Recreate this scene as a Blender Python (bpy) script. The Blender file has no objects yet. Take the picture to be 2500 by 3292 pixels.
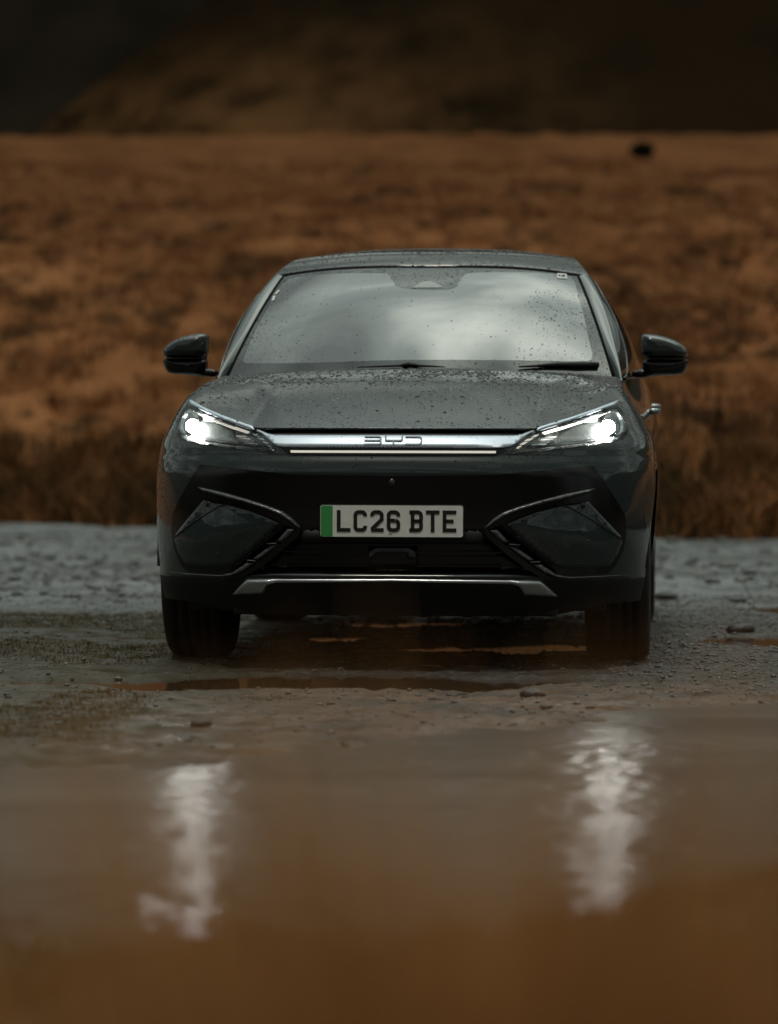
import bpy, bmesh, math, random
import numpy as np
from mathutils import Vector, Matrix
from mathutils.geometry import delaunay_2d_cdt
random.seed(7); rng = np.random.default_rng(7)
scene = bpy.context.scene
PI = math.pi

# ------------------------------------------------------------------ camera, world, sun, exposure
cam_d = bpy.data.cameras.new('camera'); cam = bpy.data.objects.new('camera', cam_d)
scene.collection.objects.link(cam); scene.camera = cam
cam_d.sensor_fit = 'VERTICAL'; cam_d.sensor_height = 36; cam_d.lens = 135
cam_d.clip_start = 0.1; cam_d.clip_end = 6000
cam.location = (0, -14, 0.877)
cam.rotation_euler = (math.radians(90 - 1.2), 0, 0)
cam_d.dof.use_dof = True; cam_d.dof.focus_distance = 14.25; cam_d.dof.aperture_fstop = 2.5
cam_d.dof.aperture_blades = 0

SUN_EL, SUN_AZ = math.radians(70), math.radians(-165)      # high, over the photographer's left shoulder
world = bpy.data.worlds.new('World'); scene.world = world; world.use_nodes = True
wn = world.node_tree; wn.nodes.clear()
def W(t, **k):
    n = wn.nodes.new(t)
    for a, b in k.items(): setattr(n, a, b)
    return n
out = W('ShaderNodeOutputWorld'); bg = W('ShaderNodeBackground'); bg.inputs['Strength'].default_value = 0.1
sky = W('ShaderNodeTexSky', sky_type='NISHITA', sun_disc=False)
sky.sun_elevation = SUN_EL; sky.sun_rotation = SUN_AZ
tc = W('ShaderNodeTexCoord'); sep = W('ShaderNodeSeparateXYZ')
wn.links.new(tc.outputs['Generated'], sep.inputs[0])
def M(op, a, b=None, c=None):
    n = W('ShaderNodeMath', operation=op)
    for i, v in enumerate((a, b, c)):
        if v is None: continue
        if isinstance(v, (int, float)): n.inputs[i].default_value = v
        else: wn.links.new(v, n.inputs[i])
    return n.outputs[0]
zc = M('MAXIMUM', sep.outputs['Z'], 0.0); zz = M('ADD', zc, 0.22)
cx = M('DIVIDE', sep.outputs['X'], zz); cy = M('DIVIDE', sep.outputs['Y'], zz)
cmb = W('ShaderNodeCombineXYZ'); wn.links.new(M('ADD', cx, -.16), cmb.inputs[0]); wn.links.new(cy, cmb.inputs[1])
cmb.inputs[2].default_value = 3.7
n1 = W('ShaderNodeTexNoise'); n1.inputs['Scale'].default_value = 2.1; n1.inputs['Detail'].default_value = 7
n1.inputs['Roughness'].default_value = 0.46; n1.inputs['Distortion'].default_value = 0.35
wn.links.new(cmb.outputs[0], n1.inputs['Vector'])
r1 = W('ShaderNodeValToRGB'); wn.links.new(n1.outputs['Fac'], r1.inputs[0])
e = r1.color_ramp.elements; e[0].position = 0.36; e[0].color = (2.3, 2.65, 2.5, 1); e[1].position = 0.66; e[1].color = (10.5, 11.2, 9.9, 1)
m = r1.color_ramp.elements.new(0.5); m.color = (4.1, 4.75, 4.4, 1)
mask = W('ShaderNodeMapRange'); wn.links.new(n1.outputs['Fac'], mask.inputs['Value'])
mask.inputs['From Min'].default_value = 0.2; mask.inputs['From Max'].default_value = 0.38
mask.inputs['To Min'].default_value = 0.75; mask.inputs['To Max'].default_value = 1.0
mix = W('ShaderNodeMix', data_type='RGBA'); wn.links.new(mask.outputs[0], mix.inputs['Factor'])
wn.links.new(sky.outputs[0], mix.inputs['A']); wn.links.new(r1.outputs[0], mix.inputs['B'])
dt = W('ShaderNodeVectorMath', operation='DOT_PRODUCT'); wn.links.new(tc.outputs['Generated'], dt.inputs[0]); dt.inputs[1].default_value = (0.05, .36, .93)
side = W('ShaderNodeMapRange'); side.interpolation_type = 'SMOOTHSTEP'; wn.links.new(dt.outputs['Value'], side.inputs['Value'])
for k_, v_ in (('From Min', .70), ('From Max', .97), ('To Min', .52), ('To Max', 3.9)): side.inputs[k_].default_value = v_
tint = W('ShaderNodeVectorMath', operation='SCALE'); wn.links.new(mix.outputs['Result'], tint.inputs[0]); wn.links.new(side.outputs[0], tint.inputs['Scale'])
wn.links.new(tint.outputs[0], bg.inputs['Color']); wn.links.new(bg.outputs[0], out.inputs['Surface'])

sd_ = bpy.data.lights.new('sun', 'SUN'); sun = bpy.data.objects.new('sun', sd_); scene.collection.objects.link(sun)
sd_.energy = 1.5; sd_.angle = math.radians(12); sd_.color = (1.0, 0.92, 0.8)
sdir = Vector((math.sin(SUN_AZ) * math.cos(SUN_EL), math.cos(SUN_AZ) * math.cos(SUN_EL), math.sin(SUN_EL)))
sun.rotation_euler = sdir.to_track_quat('Z', 'Y').to_euler()
vs = scene.view_settings; vs.view_transform = 'Standard'; vs.look = 'None'; vs.gamma = 1; vs.exposure = -0.42
scene.cycles.use_denoising = True
scene.cycles.max_bounces = 8; scene.cycles.transparent_max_bounces = 12
scene.cycles.sample_clamp_indirect = 6

# ------------------------------------------------------------------ helpers
def empty(name, label, cat, loc=(0, 0, 0), rz=0, group=None):
    o = bpy.data.objects.new(name, None); scene.collection.objects.link(o)
    o.location = loc; o.rotation_euler = (0, 0, rz); o['label'] = label; o['category'] = cat
    if group: o['group'] = group
    return o
def mesh(name, V, F, mat, parent=None, smooth=True, kind=None):
    me = bpy.data.meshes.new(name)
    me.from_pydata([tuple(map(float, v)) for v in V], [], [tuple(map(int, f)) for f in F])
    me.update()
    if smooth: me.polygons.foreach_set('use_smooth', [True] * len(me.polygons))
    o = bpy.data.objects.new(name, me); scene.collection.objects.link(o)
    if mat: me.materials.append(mat)
    if parent: o.parent = parent
    if kind: o['kind'] = kind
    return o
def bigmesh(name, V, F, mat, kind=None, smooth=True):
    """V (n,3), F (m,k) numpy"""
    me = bpy.data.meshes.new(name); V = np.asarray(V, np.float32); F = np.asarray(F, np.int32)
    n, (mm, k) = len(V), F.shape
    me.vertices.add(n); me.vertices.foreach_set('co', V.ravel())
    me.loops.add(mm * k); me.loops.foreach_set('vertex_index', F.ravel())
    me.polygons.add(mm); me.polygons.foreach_set('loop_start', np.arange(0, mm * k, k, dtype=np.int32))
    me.polygons.foreach_set('loop_total', np.full(mm, k, np.int32))
    me.polygons.foreach_set('use_smooth', np.full(mm, smooth)); me.update(calc_edges=True); me.validate()
    o = bpy.data.objects.new(name, me); scene.collection.objects.link(o); me.materials.append(mat)
    if kind: o['kind'] = kind
    return o
def gridfaces(nr, nc, flip=False):
    i = np.arange(nr - 1)[:, None] * nc + np.arange(nc - 1)[None, :]
    f = np.stack([i, i + 1, i + nc + 1, i + nc], -1).reshape(-1, 4)
    return f[:, ::-1] if flip else f
def weld(o, d=1e-4, recalc=False):
    bm = bmesh.new(); bm.from_mesh(o.data); bmesh.ops.remove_doubles(bm, verts=bm.verts, dist=d)
    if recalc: bmesh.ops.recalc_face_normals(bm, faces=bm.faces)
    bm.to_mesh(o.data); bm.free()
    return o
def tube(path, r, n=10, closed=False, caps=True):
    V = []; F = []; P = [Vector(p) for p in path]; m = len(P)
    for i, p in enumerate(P):
        t = (P[(i + 1) % m] - P[i - 1]) if closed else (P[min(i + 1, m - 1)] - P[max(i - 1, 0)])
        t.normalize(); a = t.cross(Vector((0, 0, 1)))
        if a.length < 1e-3: a = t.cross(Vector((1, 0, 0)))
        a.normalize(); b = a.cross(t)
        rr = r[i] if isinstance(r, (list, tuple)) else r
        for k in range(n):
            an = 2 * PI * k / n; V.append(p + a * (math.cos(an) * rr) + b * (math.sin(an) * rr))
    for i in range(m if closed else m - 1):
        j = (i + 1) % m
        for k in range(n): F.append((i * n + k, i * n + (k + 1) % n, j * n + (k + 1) % n, j * n + k))
    if caps and not closed: F.append(tuple(range(n))[::-1]); F.append(tuple(range((m - 1) * n, m * n)))
    return V, F
def lathe(prof, n=64):
    """profile list of (x, r) revolved round the x axis"""
    V = []; F = []; m = len(prof)
    for k in range(n):
        a = 2 * PI * k / n
        for (x, r) in prof: V.append((x, r * math.cos(a), r * math.sin(a)))
    for k in range(n):
        j = (k + 1) % n
        for i in range(m - 1): F.append((k * m + i, k * m + i + 1, j * m + i + 1, j * m + i))
    return V, F
def boxm(x0, x1, y0, y1, z0, z1):
    V = [(x, y, z) for x in (x0, x1) for y in (y0, y1) for z in (z0, z1)]
    F = [(0, 1, 3, 2), (4, 6, 7, 5), (0, 4, 5, 1), (2, 3, 7, 6), (0, 2, 6, 4), (1, 5, 7, 3)]
    return V, F
def bev(o, w=0.004, seg=2):
    b = o.modifiers.new('bevel', 'BEVEL'); b.width = w; b.segments = seg; b.limit_method = 'ANGLE'; b.angle_limit = math.radians(40)
    return o
def I(v, tab):
    k = [a for a, _ in tab]; w = [b for _, b in tab]
    return np.interp(v, k, w)
def CI(v, tab):
    """smooth (pchip-like) interpolation of a table"""
    k = np.array([a for a, _ in tab], float); w = np.array([b for _, b in tab], float)
    h = np.diff(k); d = np.diff(w) / h; mm = np.zeros(len(k))
    for i in range(1, len(k) - 1):
        if d[i - 1] * d[i] > 0: mm[i] = 2 * d[i - 1] * d[i] / (d[i - 1] + d[i])
    mm[0] = d[0]; mm[-1] = d[-1]
    v = np.clip(np.asarray(v, float), k[0], k[-1]); i = np.clip(np.searchsorted(k, v) - 1, 0, len(h) - 1)
    t = (v - k[i]) / h[i]
    return ((2 * t**3 - 3 * t**2 + 1) * w[i] + (t**3 - 2 * t**2 + t) * h[i] * mm[i] + (-2 * t**3 + 3 * t**2) * w[i + 1] + (t**3 - t**2) * h[i] * mm[i + 1])
def sstep(v, a, b):
    t = np.clip((np.asarray(v, float) - a) / (b - a), 0, 1); return t * t * (3 - 2 * t)
def hash2(i, j, s):
    v = np.sin(i * 127.1 + j * 311.7 + s * 74.7) * 43758.5453
    return v - np.floor(v)
def vnoise(x, y, s=0):
    xi, yi = np.floor(x), np.floor(y); fx, fy = x - xi, y - yi
    fx = fx * fx * (3 - 2 * fx); fy = fy * fy * (3 - 2 * fy)
    a = hash2(xi, yi, s); b = hash2(xi + 1, yi, s); c = hash2(xi, yi + 1, s); d = hash2(xi + 1, yi + 1, s)
    return (a * (1 - fx) + b * fx) * (1 - fy) + (c * (1 - fx) + d * fx) * fy
def fbm(x, y, o=4, s=0):
    t = 0; a = 0.5
    for k in range(o): t = t + a * (vnoise(x * 2**k, y * 2**k, s + k * 13) - 0.5); a *= 0.5
    return t * 2
def sdpoly(X, Y, poly):
    """signed distance to a polygon, positive inside"""
    X = np.asarray(X, float); Y = np.asarray(Y, float); d = np.full(X.shape, 1e9); ins = np.zeros(X.shape, bool)
    n = len(poly)
    for i in range(n):
        ax, ay = poly[i]; bx, by = poly[(i + 1) % n]; ex, ey = bx - ax, by - ay
        L2 = ex * ex + ey * ey + 1e-18; t = np.clip(((X - ax) * ex + (Y - ay) * ey) / L2, 0, 1)
        d = np.minimum(d, np.hypot(X - ax - t * ex, Y - ay - t * ey))
        c = ((ay > Y) != (by > Y))
        with np.errstate(divide='ignore', invalid='ignore'):
            xi = ex * (Y - ay) / (ey if abs(ey) > 1e-15 else 1e-15) + ax
        ins ^= c & (X < xi)
    return np.where(ins, d, -d)
def dens(poly, step):
    o = []
    for i in range(len(poly)):
        a = np.array(poly[i]); b = np.array(poly[(i + 1) % len(poly)]); k = max(1, int(np.ceil(np.hypot(*(b - a)) / step)))
        for q in range(k): o.append(tuple(a + (b - a) * q / k))
    return o
def chaikin(poly, k=2, closed=True, keep=()):
    for _ in range(k):
        o = []; n = len(poly)
        if closed:
            for i in range(n):
                a = poly[i]; b = poly[(i + 1) % n]
                o += [(a[0] * .75 + b[0] * .25, a[1] * .75 + b[1] * .25), (a[0] * .25 + b[0] * .75, a[1] * .25 + b[1] * .75)]
        else:
            o = [poly[0]]
            for i in range(n - 1):
                a = poly[i]; b = poly[i + 1]
                o += [(a[0] * .75 + b[0] * .25, a[1] * .75 + b[1] * .25), (a[0] * .25 + b[0] * .75, a[1] * .25 + b[1] * .75)]
            o.append(poly[-1])
        poly = o
    return poly
def patch(poly, fn, step=0.02, top=0.0, low=None, rnd=0.0, holes=(), bulge=0.0, bw=0.1):
    """a sheet cut to a 2-D outline and laid on the surface fn(a, b, offset); edges turned back to 'low'"""
    loops = [dens(poly, step)] + [dens(h, step) for h in holes]
    pts = []; edges = []
    for lp in loops:
        s = len(pts); pts += lp; edges += [(s + i, s + (i + 1) % len(lp)) for i in range(len(lp))]
    nb = len(pts)
    A = np.array(poly); x0, y0 = A.min(0); x1, y1 = A.max(0)
    gx, gy = np.meshgrid(np.arange(x0 + step / 2, x1, step), np.arange(y0 + step / 2, y1, step))
    gx = gx.ravel() + 1e-5 * rng.random(gx.size); gy = gy.ravel()
    def sdist(a, b):
        s = sdpoly(a, b, poly)
        for h in holes: s = np.minimum(s, -sdpoly(a, b, h))
        return s
    s = sdist(gx, gy); k = s > step * 0.35; extra = list(zip(gx[k], gy[k]))
    if rnd > 0:
        for lp in loops:
            q = np.array(lp); n = len(q)
            tg = np.roll(q, -1, 0) - np.roll(q, 1, 0); tg /= (np.hypot(tg[:, 0], tg[:, 1])[:, None] + 1e-12)
            nr = np.stack([-tg[:, 1], tg[:, 0]], -1)
            for f in (0.12, 0.45, 1.0):
                for sg in (1, -1):
                    c = q + nr * sg * f * rnd; sv = sdist(c[:, 0], c[:, 1]); kk = sv > f * rnd * 0.8
                    extra += [tuple(v) for v in c[kk]]
    pts2 = [Vector(p) for p in pts] + [Vector(p) for p in extra]
    r = delaunay_2d_cdt(pts2, edges, [], 0, 1e-7)
    V2 = np.array([(v.x, v.y) for v in r[0]]); T = np.array([t for t in r[2] if len(t) == 3])
    c = V2[T].mean(1); keep = sdist(c[:, 0], c[:, 1]) > 1e-6; T = T[keep]
    s = np.maximum(sdist(V2[:, 0], V2[:, 1]), 0)
    off = np.full(len(V2), top)
    lo = top if low is None else low
    if rnd > 0:
        t = np.clip(s / rnd, 0, 1); off = lo + (top - lo) * np.sqrt(np.clip(1 - (1 - t)**2, 0, 1)) * 0.85 + (top - lo) * 0.15
    if bulge: off = off + bulge * sstep(s, 0, bw)
    P = fn(V2[:, 0], V2[:, 1], off)
    V = list(P); F = []
    # orient
    for t in T:
        a, b, c_ = V2[t[0]], V2[t[1]], V2[t[2]]
        F.append(tuple(t) if (b[0] - a[0]) * (c_[1] - a[1]) - (b[1] - a[1]) * (c_[0] - a[0]) > 0 else tuple(t[::-1]))
    if low is not None:
        for lp in loops:
            q = np.array(lp); n = len(q); s0 = len(V)
            o0 = lo + (top - lo) * 0.15 if rnd > 0 else top
            V += list(fn(q[:, 0], q[:, 1], np.full(n, o0))) + list(fn(q[:, 0], q[:, 1], np.full(n, low)))
            for i in range(n):
                j = (i + 1) % n; F.append((s0 + i, s0 + n + i, s0 + n + j, s0 + j))
    return V, F
def mirV(V, F):
    return [(-v[0], v[1], v[2]) for v in V], [tuple(f[::-1]) for f in F]

# ------------------------------------------------------------------ materials
def newmat(name):
    m = bpy.data.materials.new(name); m.use_nodes = True
    return m, m.node_tree, m.node_tree.nodes['Principled BSDF']
def N(nt, t, **k):
    n = nt.nodes.new(t)
    for a, b in k.items(): setattr(n, a, b)
    return n
def mth(nt, op, a, b=None, c=None):
    n = N(nt, 'ShaderNodeMath', operation=op)
    for i, v in enumerate((a, b, c)):
        if v is None: continue
        if isinstance(v, (int, float)): n.inputs[i].default_value = v
        else: nt.links.new(v, n.inputs[i])
    return n.outputs[0]
def drops(nt, layers, dist=0.004, strength=1.0):
    """rain drops as a bump: round caps in random cells"""
    tcn = N(nt, 'ShaderNodeTexCoord'); h = None
    for (scale, dens_, rad) in layers:
        wz = N(nt, 'ShaderNodeTexNoise'); wz.inputs['Scale'].default_value = scale * 1.3; wz.inputs['Detail'].default_value = 1
        nt.links.new(tcn.outputs['Object'], wz.inputs['Vector'])
        ad = N(nt, 'ShaderNodeVectorMath', operation='MULTIPLY_ADD'); nt.links.new(wz.outputs['Color'], ad.inputs[0])
        ad.inputs[1].default_value = (0.35 / scale,) * 3; nt.links.new(tcn.outputs['Object'], ad.inputs[2])
        v = N(nt, 'ShaderNodeTexVoronoi'); v.inputs['Scale'].default_value = scale
        nt.links.new(ad.outputs[0], v.inputs['Vector'])
        sp = N(nt, 'ShaderNodeSeparateColor'); nt.links.new(v.outputs['Color'], sp.inputs[0])
        on = mth(nt, 'LESS_THAN', sp.outputs[0], dens_)
        rr = mth(nt, 'MULTIPLY_ADD', sp.outputs[1], rad * 0.6, rad * 0.4)
        q = mth(nt, 'DIVIDE', v.outputs['Distance'], rr)
        cap = mth(nt, 'SQRT', mth(nt, 'MAXIMUM', mth(nt, 'SUBTRACT', 1.0, mth(nt, 'MULTIPLY', q, q)), 0.0))
        cap = mth(nt, 'MULTIPLY', mth(nt, 'MULTIPLY', cap, on), rr)
        cap = mth(nt, 'DIVIDE', cap, scale * 0.004)
        h = cap if h is None else mth(nt, 'MAXIMUM', h, cap)
    b = N(nt, 'ShaderNodeBump'); b.inputs['Strength'].default_value = strength; b.inputs['Distance'].default_value = dist
    nt.links.new(h, b.inputs['Height'])
    return b.outputs[0], h
def pmat(name, col, metal=0.0, rough=0.4, coat=0.0, coatr=0.05, ior=1.5, rain=None, bump=None, emis=None, noise=None):
    m, nt, p = newmat(name)
    p.inputs['Base Color'].default_value = (*col, 1); p.inputs['Metallic'].default_value = metal
    p.inputs['Roughness'].default_value = rough; p.inputs['Coat Weight'].default_value = coat
    p.inputs['Coat Roughness'].default_value = coatr; p.inputs['IOR'].default_value = ior
    if emis:
        p.inputs['Emission Color'].default_value = (*emis[0], 1); p.inputs['Emission Strength'].default_value = emis[1]
    if rain:
        nrm, h = drops(nt, rain); nt.links.new(nrm, p.inputs['Normal'])
        if coat: nt.links.new(nrm, p.inputs['Coat Normal'])
    if bump:
        sc, st, di = bump
        tcn = N(nt, 'ShaderNodeTexCoord'); nz = N(nt, 'ShaderNodeTexNoise'); nz.inputs['Scale'].default_value = sc; nz.inputs['Detail'].default_value = 5
        nt.links.new(tcn.outputs['Object'], nz.inputs['Vector']); b = N(nt, 'ShaderNodeBump'); b.inputs['Strength'].default_value = st
        b.inputs['Distance'].default_value = di; nt.links.new(nz.outputs['Fac'], b.inputs['Height']); nt.links.new(b.outputs[0], p.inputs['Normal'])
    if noise:
        c2, sc = noise
        tcn = N(nt, 'ShaderNodeTexCoord'); nz = N(nt, 'ShaderNodeTexNoise'); nz.inputs['Scale'].default_value = sc; nz.inputs['Detail'].default_value = 6
        nt.links.new(tcn.outputs['Object'], nz.inputs['Vector']); mx = N(nt, 'ShaderNodeMix', data_type='RGBA')
        rp = N(nt, 'ShaderNodeMapRange'); rp.inputs['From Min'].default_value = .35; rp.inputs['From Max'].default_value = .65
        nt.links.new(nz.outputs['Fac'], rp.inputs['Value']); nt.links.new(rp.outputs[0], mx.inputs['Factor'])
        mx.inputs['A'].default_value = (*col, 1); mx.inputs['B'].default_value = (*c2, 1); nt.links.new(mx.outputs['Result'], p.inputs['Base Color'])
    return m
RAIN = [(75, 0.55, 0.36), (150, 0.7, 0.40)]
PAINT = pmat('paint', (0.007, 0.017, 0.017), 0.15, 0.40, 1.0, 0.03)
PAINT_TOP = pmat('bonnet_paint', (0.010, 0.014, 0.013), 0.15, 0.42, 1.0, 0.03, rain=[(42, 0.62, 0.36), (90, 0.7, 0.38)])
GLOSSB = pmat('gloss_black', (0.004, 0.004, 0.004), 0, 0.16, 0.0)
MATTB = pmat('matt_black', (0.005, 0.005, 0.005), 0, 0.6, bump=(220, 0.3, 0.002))
RUBBER = pmat('rubber', (0.007, 0.007, 0.0068), 0, 0.75, bump=(140, 0.5, 0.004), noise=((0.030, 0.022, 0.015), 14))
SILVER = pmat('satin_silver', (0.62, 0.66, 0.70), 0.85, 0.28, rain=[(120, 0.22, 0.28)])
BARM = pmat('grille_bar_metal', (0.56, 0.64, 0.73), 0.7, 0.46, rain=[(130, 0.16, 0.28)])
CHROME = pmat('reflector', (0.55, 0.58, 0.6), 0.95, 0.18)
DRLM = pmat('light_guide', (0.6, 0.6, 0.57), 0, 0.3, emis=((1.0, 0.92, 0.78), 0.6))
DRL2 = pmat('lit_light_guide', (0.8, 0.8, 0.78), 0, 0.3, emis=((1.0, 0.94, 0.82), 3.2))
LAMPM = pmat('lamp_lit', (1, 1, 1), 0, 0.3, emis=((1.0, 0.97, 0.9), 400.0))
PLATEW = pmat('plate_white', (0.80, 0.81, 0.78), 0, 0.35, noise=((0.72, 0.73, 0.70), 30))
PLATEG = pmat('plate_green', (0.05, 0.30, 0.08), 0, 0.35)
CHARM = pmat('character_black', (0.012, 0.010, 0.008), 0, 0.4)
FABRIC = pmat('seat_cloth', (0.03, 0.03, 0.032), 0, 0.7)
DASHM = pmat('dashboard', (0.02, 0.021, 0.022), 0, 0.6)
FRIT = pmat('frit_glass', (0.006, 0.007, 0.008), 0, 0.02, 0, ior=1.62, rain=[(60, 0.3, 0.25), (130, 0.3, 0.3)])
STICK = pmat('sticker', (0.6, 0.62, 0.6), 0, 0.5)
HANDLEM = pmat('handle_metal', (0.35, 0.38, 0.39), 0.8, 0.25)
def glassmat(name, ior, tint, rough=0.0, rain=None):
    m = bpy.data.materials.new(name); m.use_nodes = True; nt = m.node_tree; nt.nodes.clear()
    o = N(nt, 'ShaderNodeOutputMaterial'); mx = N(nt, 'ShaderNodeMixShader'); tr = N(nt, 'ShaderNodeBsdfTransparent')
    gl = N(nt, 'ShaderNodeBsdfGlossy'); fr = N(nt, 'ShaderNodeFresnel'); fr.inputs['IOR'].default_value = ior
    tr.inputs['Color'].default_value = (*tint, 1); gl.inputs['Roughness'].default_value = rough
    gl.inputs['Color'].default_value = (1, 1, 1, 1)
    nt.links.new(fr.outputs[0], mx.inputs[0]); nt.links.new(tr.outputs[0], mx.inputs[1]); nt.links.new(gl.outputs[0], mx.inputs[2])
    nt.links.new(mx.outputs[0], o.inputs['Surface'])
    if rain:
        nr, h = drops(nt, rain, 0.003)
        nt.links.new(nr, gl.inputs['Normal']); nt.links.new(nr, fr.inputs['Normal'])
    return m
GLASS = glassmat('windscreen_glass', 2.3, (0.42, 0.46, 0.44), 0.0, rain=[(26, 0.10, 0.12), (60, 0.12, 0.16)])
SGLASS = glassmat('side_glass', 1.6, (0.12, 0.13, 0.13))
LENS = glassmat('lamp_lens', 1.5, (0.93, 0.95, 0.95), 0.0, rain=[(120, 0.5, 0.35)])

# ------------------------------------------------------------------ the car: surface definition (x right, y back, z up; metres)
P_ = 2.6
WF = [(.10, .88), (.16, .90), (.25, .915), (.33, .930), (.5, .946), (.68, .955), (.8, .948), (.85, .938), (.90, .915), (.95, .886), (1.0, .853), (1.05, .822), (1.1, .80), (1.2, .76)]
WR = [(.10, .88), (.16, .90), (.25, .915), (.33, .930), (.5, .942), (.68, .950), (.8, .948), (.9, .942), (1.0, .925), (1.1, .895), (1.2, .845), (1.3, .80)]
Y0 = [(.10, .20), (.16, .15), (.20, .10), (.27, .04), (.33, .005), (.37, .0), (.60, -.012), (.72, -.012), (.765, -.004), (.79, .008), (.812, .012), (.869, .055), (.90, .070), (.95, .10), (1.0, .14), (1.08, .25)]
LZ = [(.10, .52), (.33, .66), (.5, .72), (.7, .80), (.85, .84), (1.0, .72), (1.1, .7)]
def w_front(z): return CI(z, WF)
def fp(px, py, base=True):
    """photograph reading (in 1680 x 2212 units) -> (|x|, z) on the nose of the car, in the car's own frame"""
    x, z, y = 0.0, 0.8, 0.0
    for _ in range(30):
        d = 14 + y - x * .0754
        x = (px - 840) / 8306 * d - .010 - .0754 * y
        z = .877 - (py - 932) * d / 8306
        y = 0.5 * y + 0.5 * float(Fbase(abs(x), z))
    return (abs(x), z)
def Fbase(x, z):
    x = np.abs(np.asarray(x, float)); z = np.asarray(z, float)
    w = w_front(z); r = np.clip(x / w, 0, .9995)
    return CI(z, Y0) + CI(z, LZ) * (1 - (1 - r**P_)**(1 / P_))
fpl = lambda pts: [fp(*p) for p in pts]
LENSP = fpl([(560, 940), (548, 934.5), (500, 917), (462, 903), (425, 886), (402, 877), (392, 884), (381, 905), (377, 928), (380, 945), (400, 953), (430, 959), (489, 967), (551, 975), (598, 980), (603, 976), (590, 962), (575, 949)])
LENS_IN = fpl([(548, 938), (500, 921), (462, 908), (425, 893), (408, 884), (398, 890), (388, 908), (385, 926), (389, 941), (402, 948), (430, 955), (489, 963), (551, 970), (592, 975), (580, 960), (566, 948)])
MOUTH = [(0, .735 - .0), (0, .735)]
mr = fpl([(655, 1150), (528, 1241)])
MOUTHP = [(-mr[0][0], mr[0][1]), (-mr[1][0], mr[1][1]), (mr[1][0], mr[1][1]), (mr[0][0], mr[0][1])]
NOTCH = fpl([(617, 1136), (646, 1144), (545, 1238), (498, 1240), (512, 1222), (560, 1180)])
POCKET = fpl([(424, 1060), (440, 1072), (432, 1082), (378, 1150), (371, 1135), (390, 1098)])
GAPS = [(-.545, .8705), (-.545, .887), (.545, .887), (.545, .8705)]
def recess(x, z):
    x = np.abs(np.asarray(x, float)); z = np.asarray(z, float); x, z = np.broadcast_arrays(x, z); r = np.zeros(x.shape)
    r = r + .05 * sstep(sdpoly(x, z, LENS_IN), -.002, .012)
    r = r + .05 * sstep(sdpoly(x, z, MOUTHP), -.002, .02)
    r = np.maximum(r, .045 * sstep(sdpoly(x, z, NOTCH), -.002, .010))
    r = np.maximum(r, .05 * sstep(sdpoly(x, z, [(-.60, .870), (-.60, .9), (.60, .9), (.60, .870)]), -.001, .006))
    return r
def Fs(x, z): return Fbase(x, z) + recess(x, z)
def onF(x, z, off):                        # mapping for patches, proud of the un-recessed nose
    return np.stack([x, Fbase(x, z) - off, z], -1)
def onR(x, z, off):                        # mapping that follows the recesses
    return np.stack([x, Fs(x, z) - off, z], -1)
ZE = [(0, .892), (.45, .892), (.51, .893), (.60, .915), (.679, .940), (.76, .968), (.837, 1.0), (.9, 1.02)]
def z_edge(x): return CI(np.abs(x), ZE)
BELT = [(.60, .995), (.75, 1.015), (.9, 1.035), (1.1, 1.06), (1.3, 1.078), (1.42, 1.085), (1.6, 1.095), (2.0, 1.10), (2.6, 1.115), (3.2, 1.14), (3.9, 1.185), (4.3, 1.185), (4.7, 1.13)]
def w_side(z, y):
    t = sstep(y, 1.2, 2.4); w = CI(z, WF) * (1 - t) + CI(z, WR) * t
    flare = .006 * (np.exp(-((y - .93) / .42)**4) + np.exp(-((y - 3.86) / .42)**4)) * sstep(z, .3, .5) * (1 - sstep(z, .85, 1.0))
    tap = 1 - .03 * sstep(y, 3.9, 4.7) - .012 * np.exp(-((y - 2.3) / .6)**2) * (1 - sstep(z, .75, .95))
    return w * tap + flare
RW = .365; YF, YR = .93, 3.86; RA = .425
def zlow(y, x):
    b = .20 + .045 * sstep(np.abs(x), .55, .85); b = b + .03 * sstep(y, 1.0, 1.5)
    for yc in (YF, YR):
        d = np.abs(y - yc); b = np.where(d < RA, np.maximum(b, RW + np.sqrt(np.maximum(RA**2 - d**2, 0)) * (1 + 0 * d) - 0.0), b)
    return b
NR = 120
t_rows = np.linspace(0, 1, NR)
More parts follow.
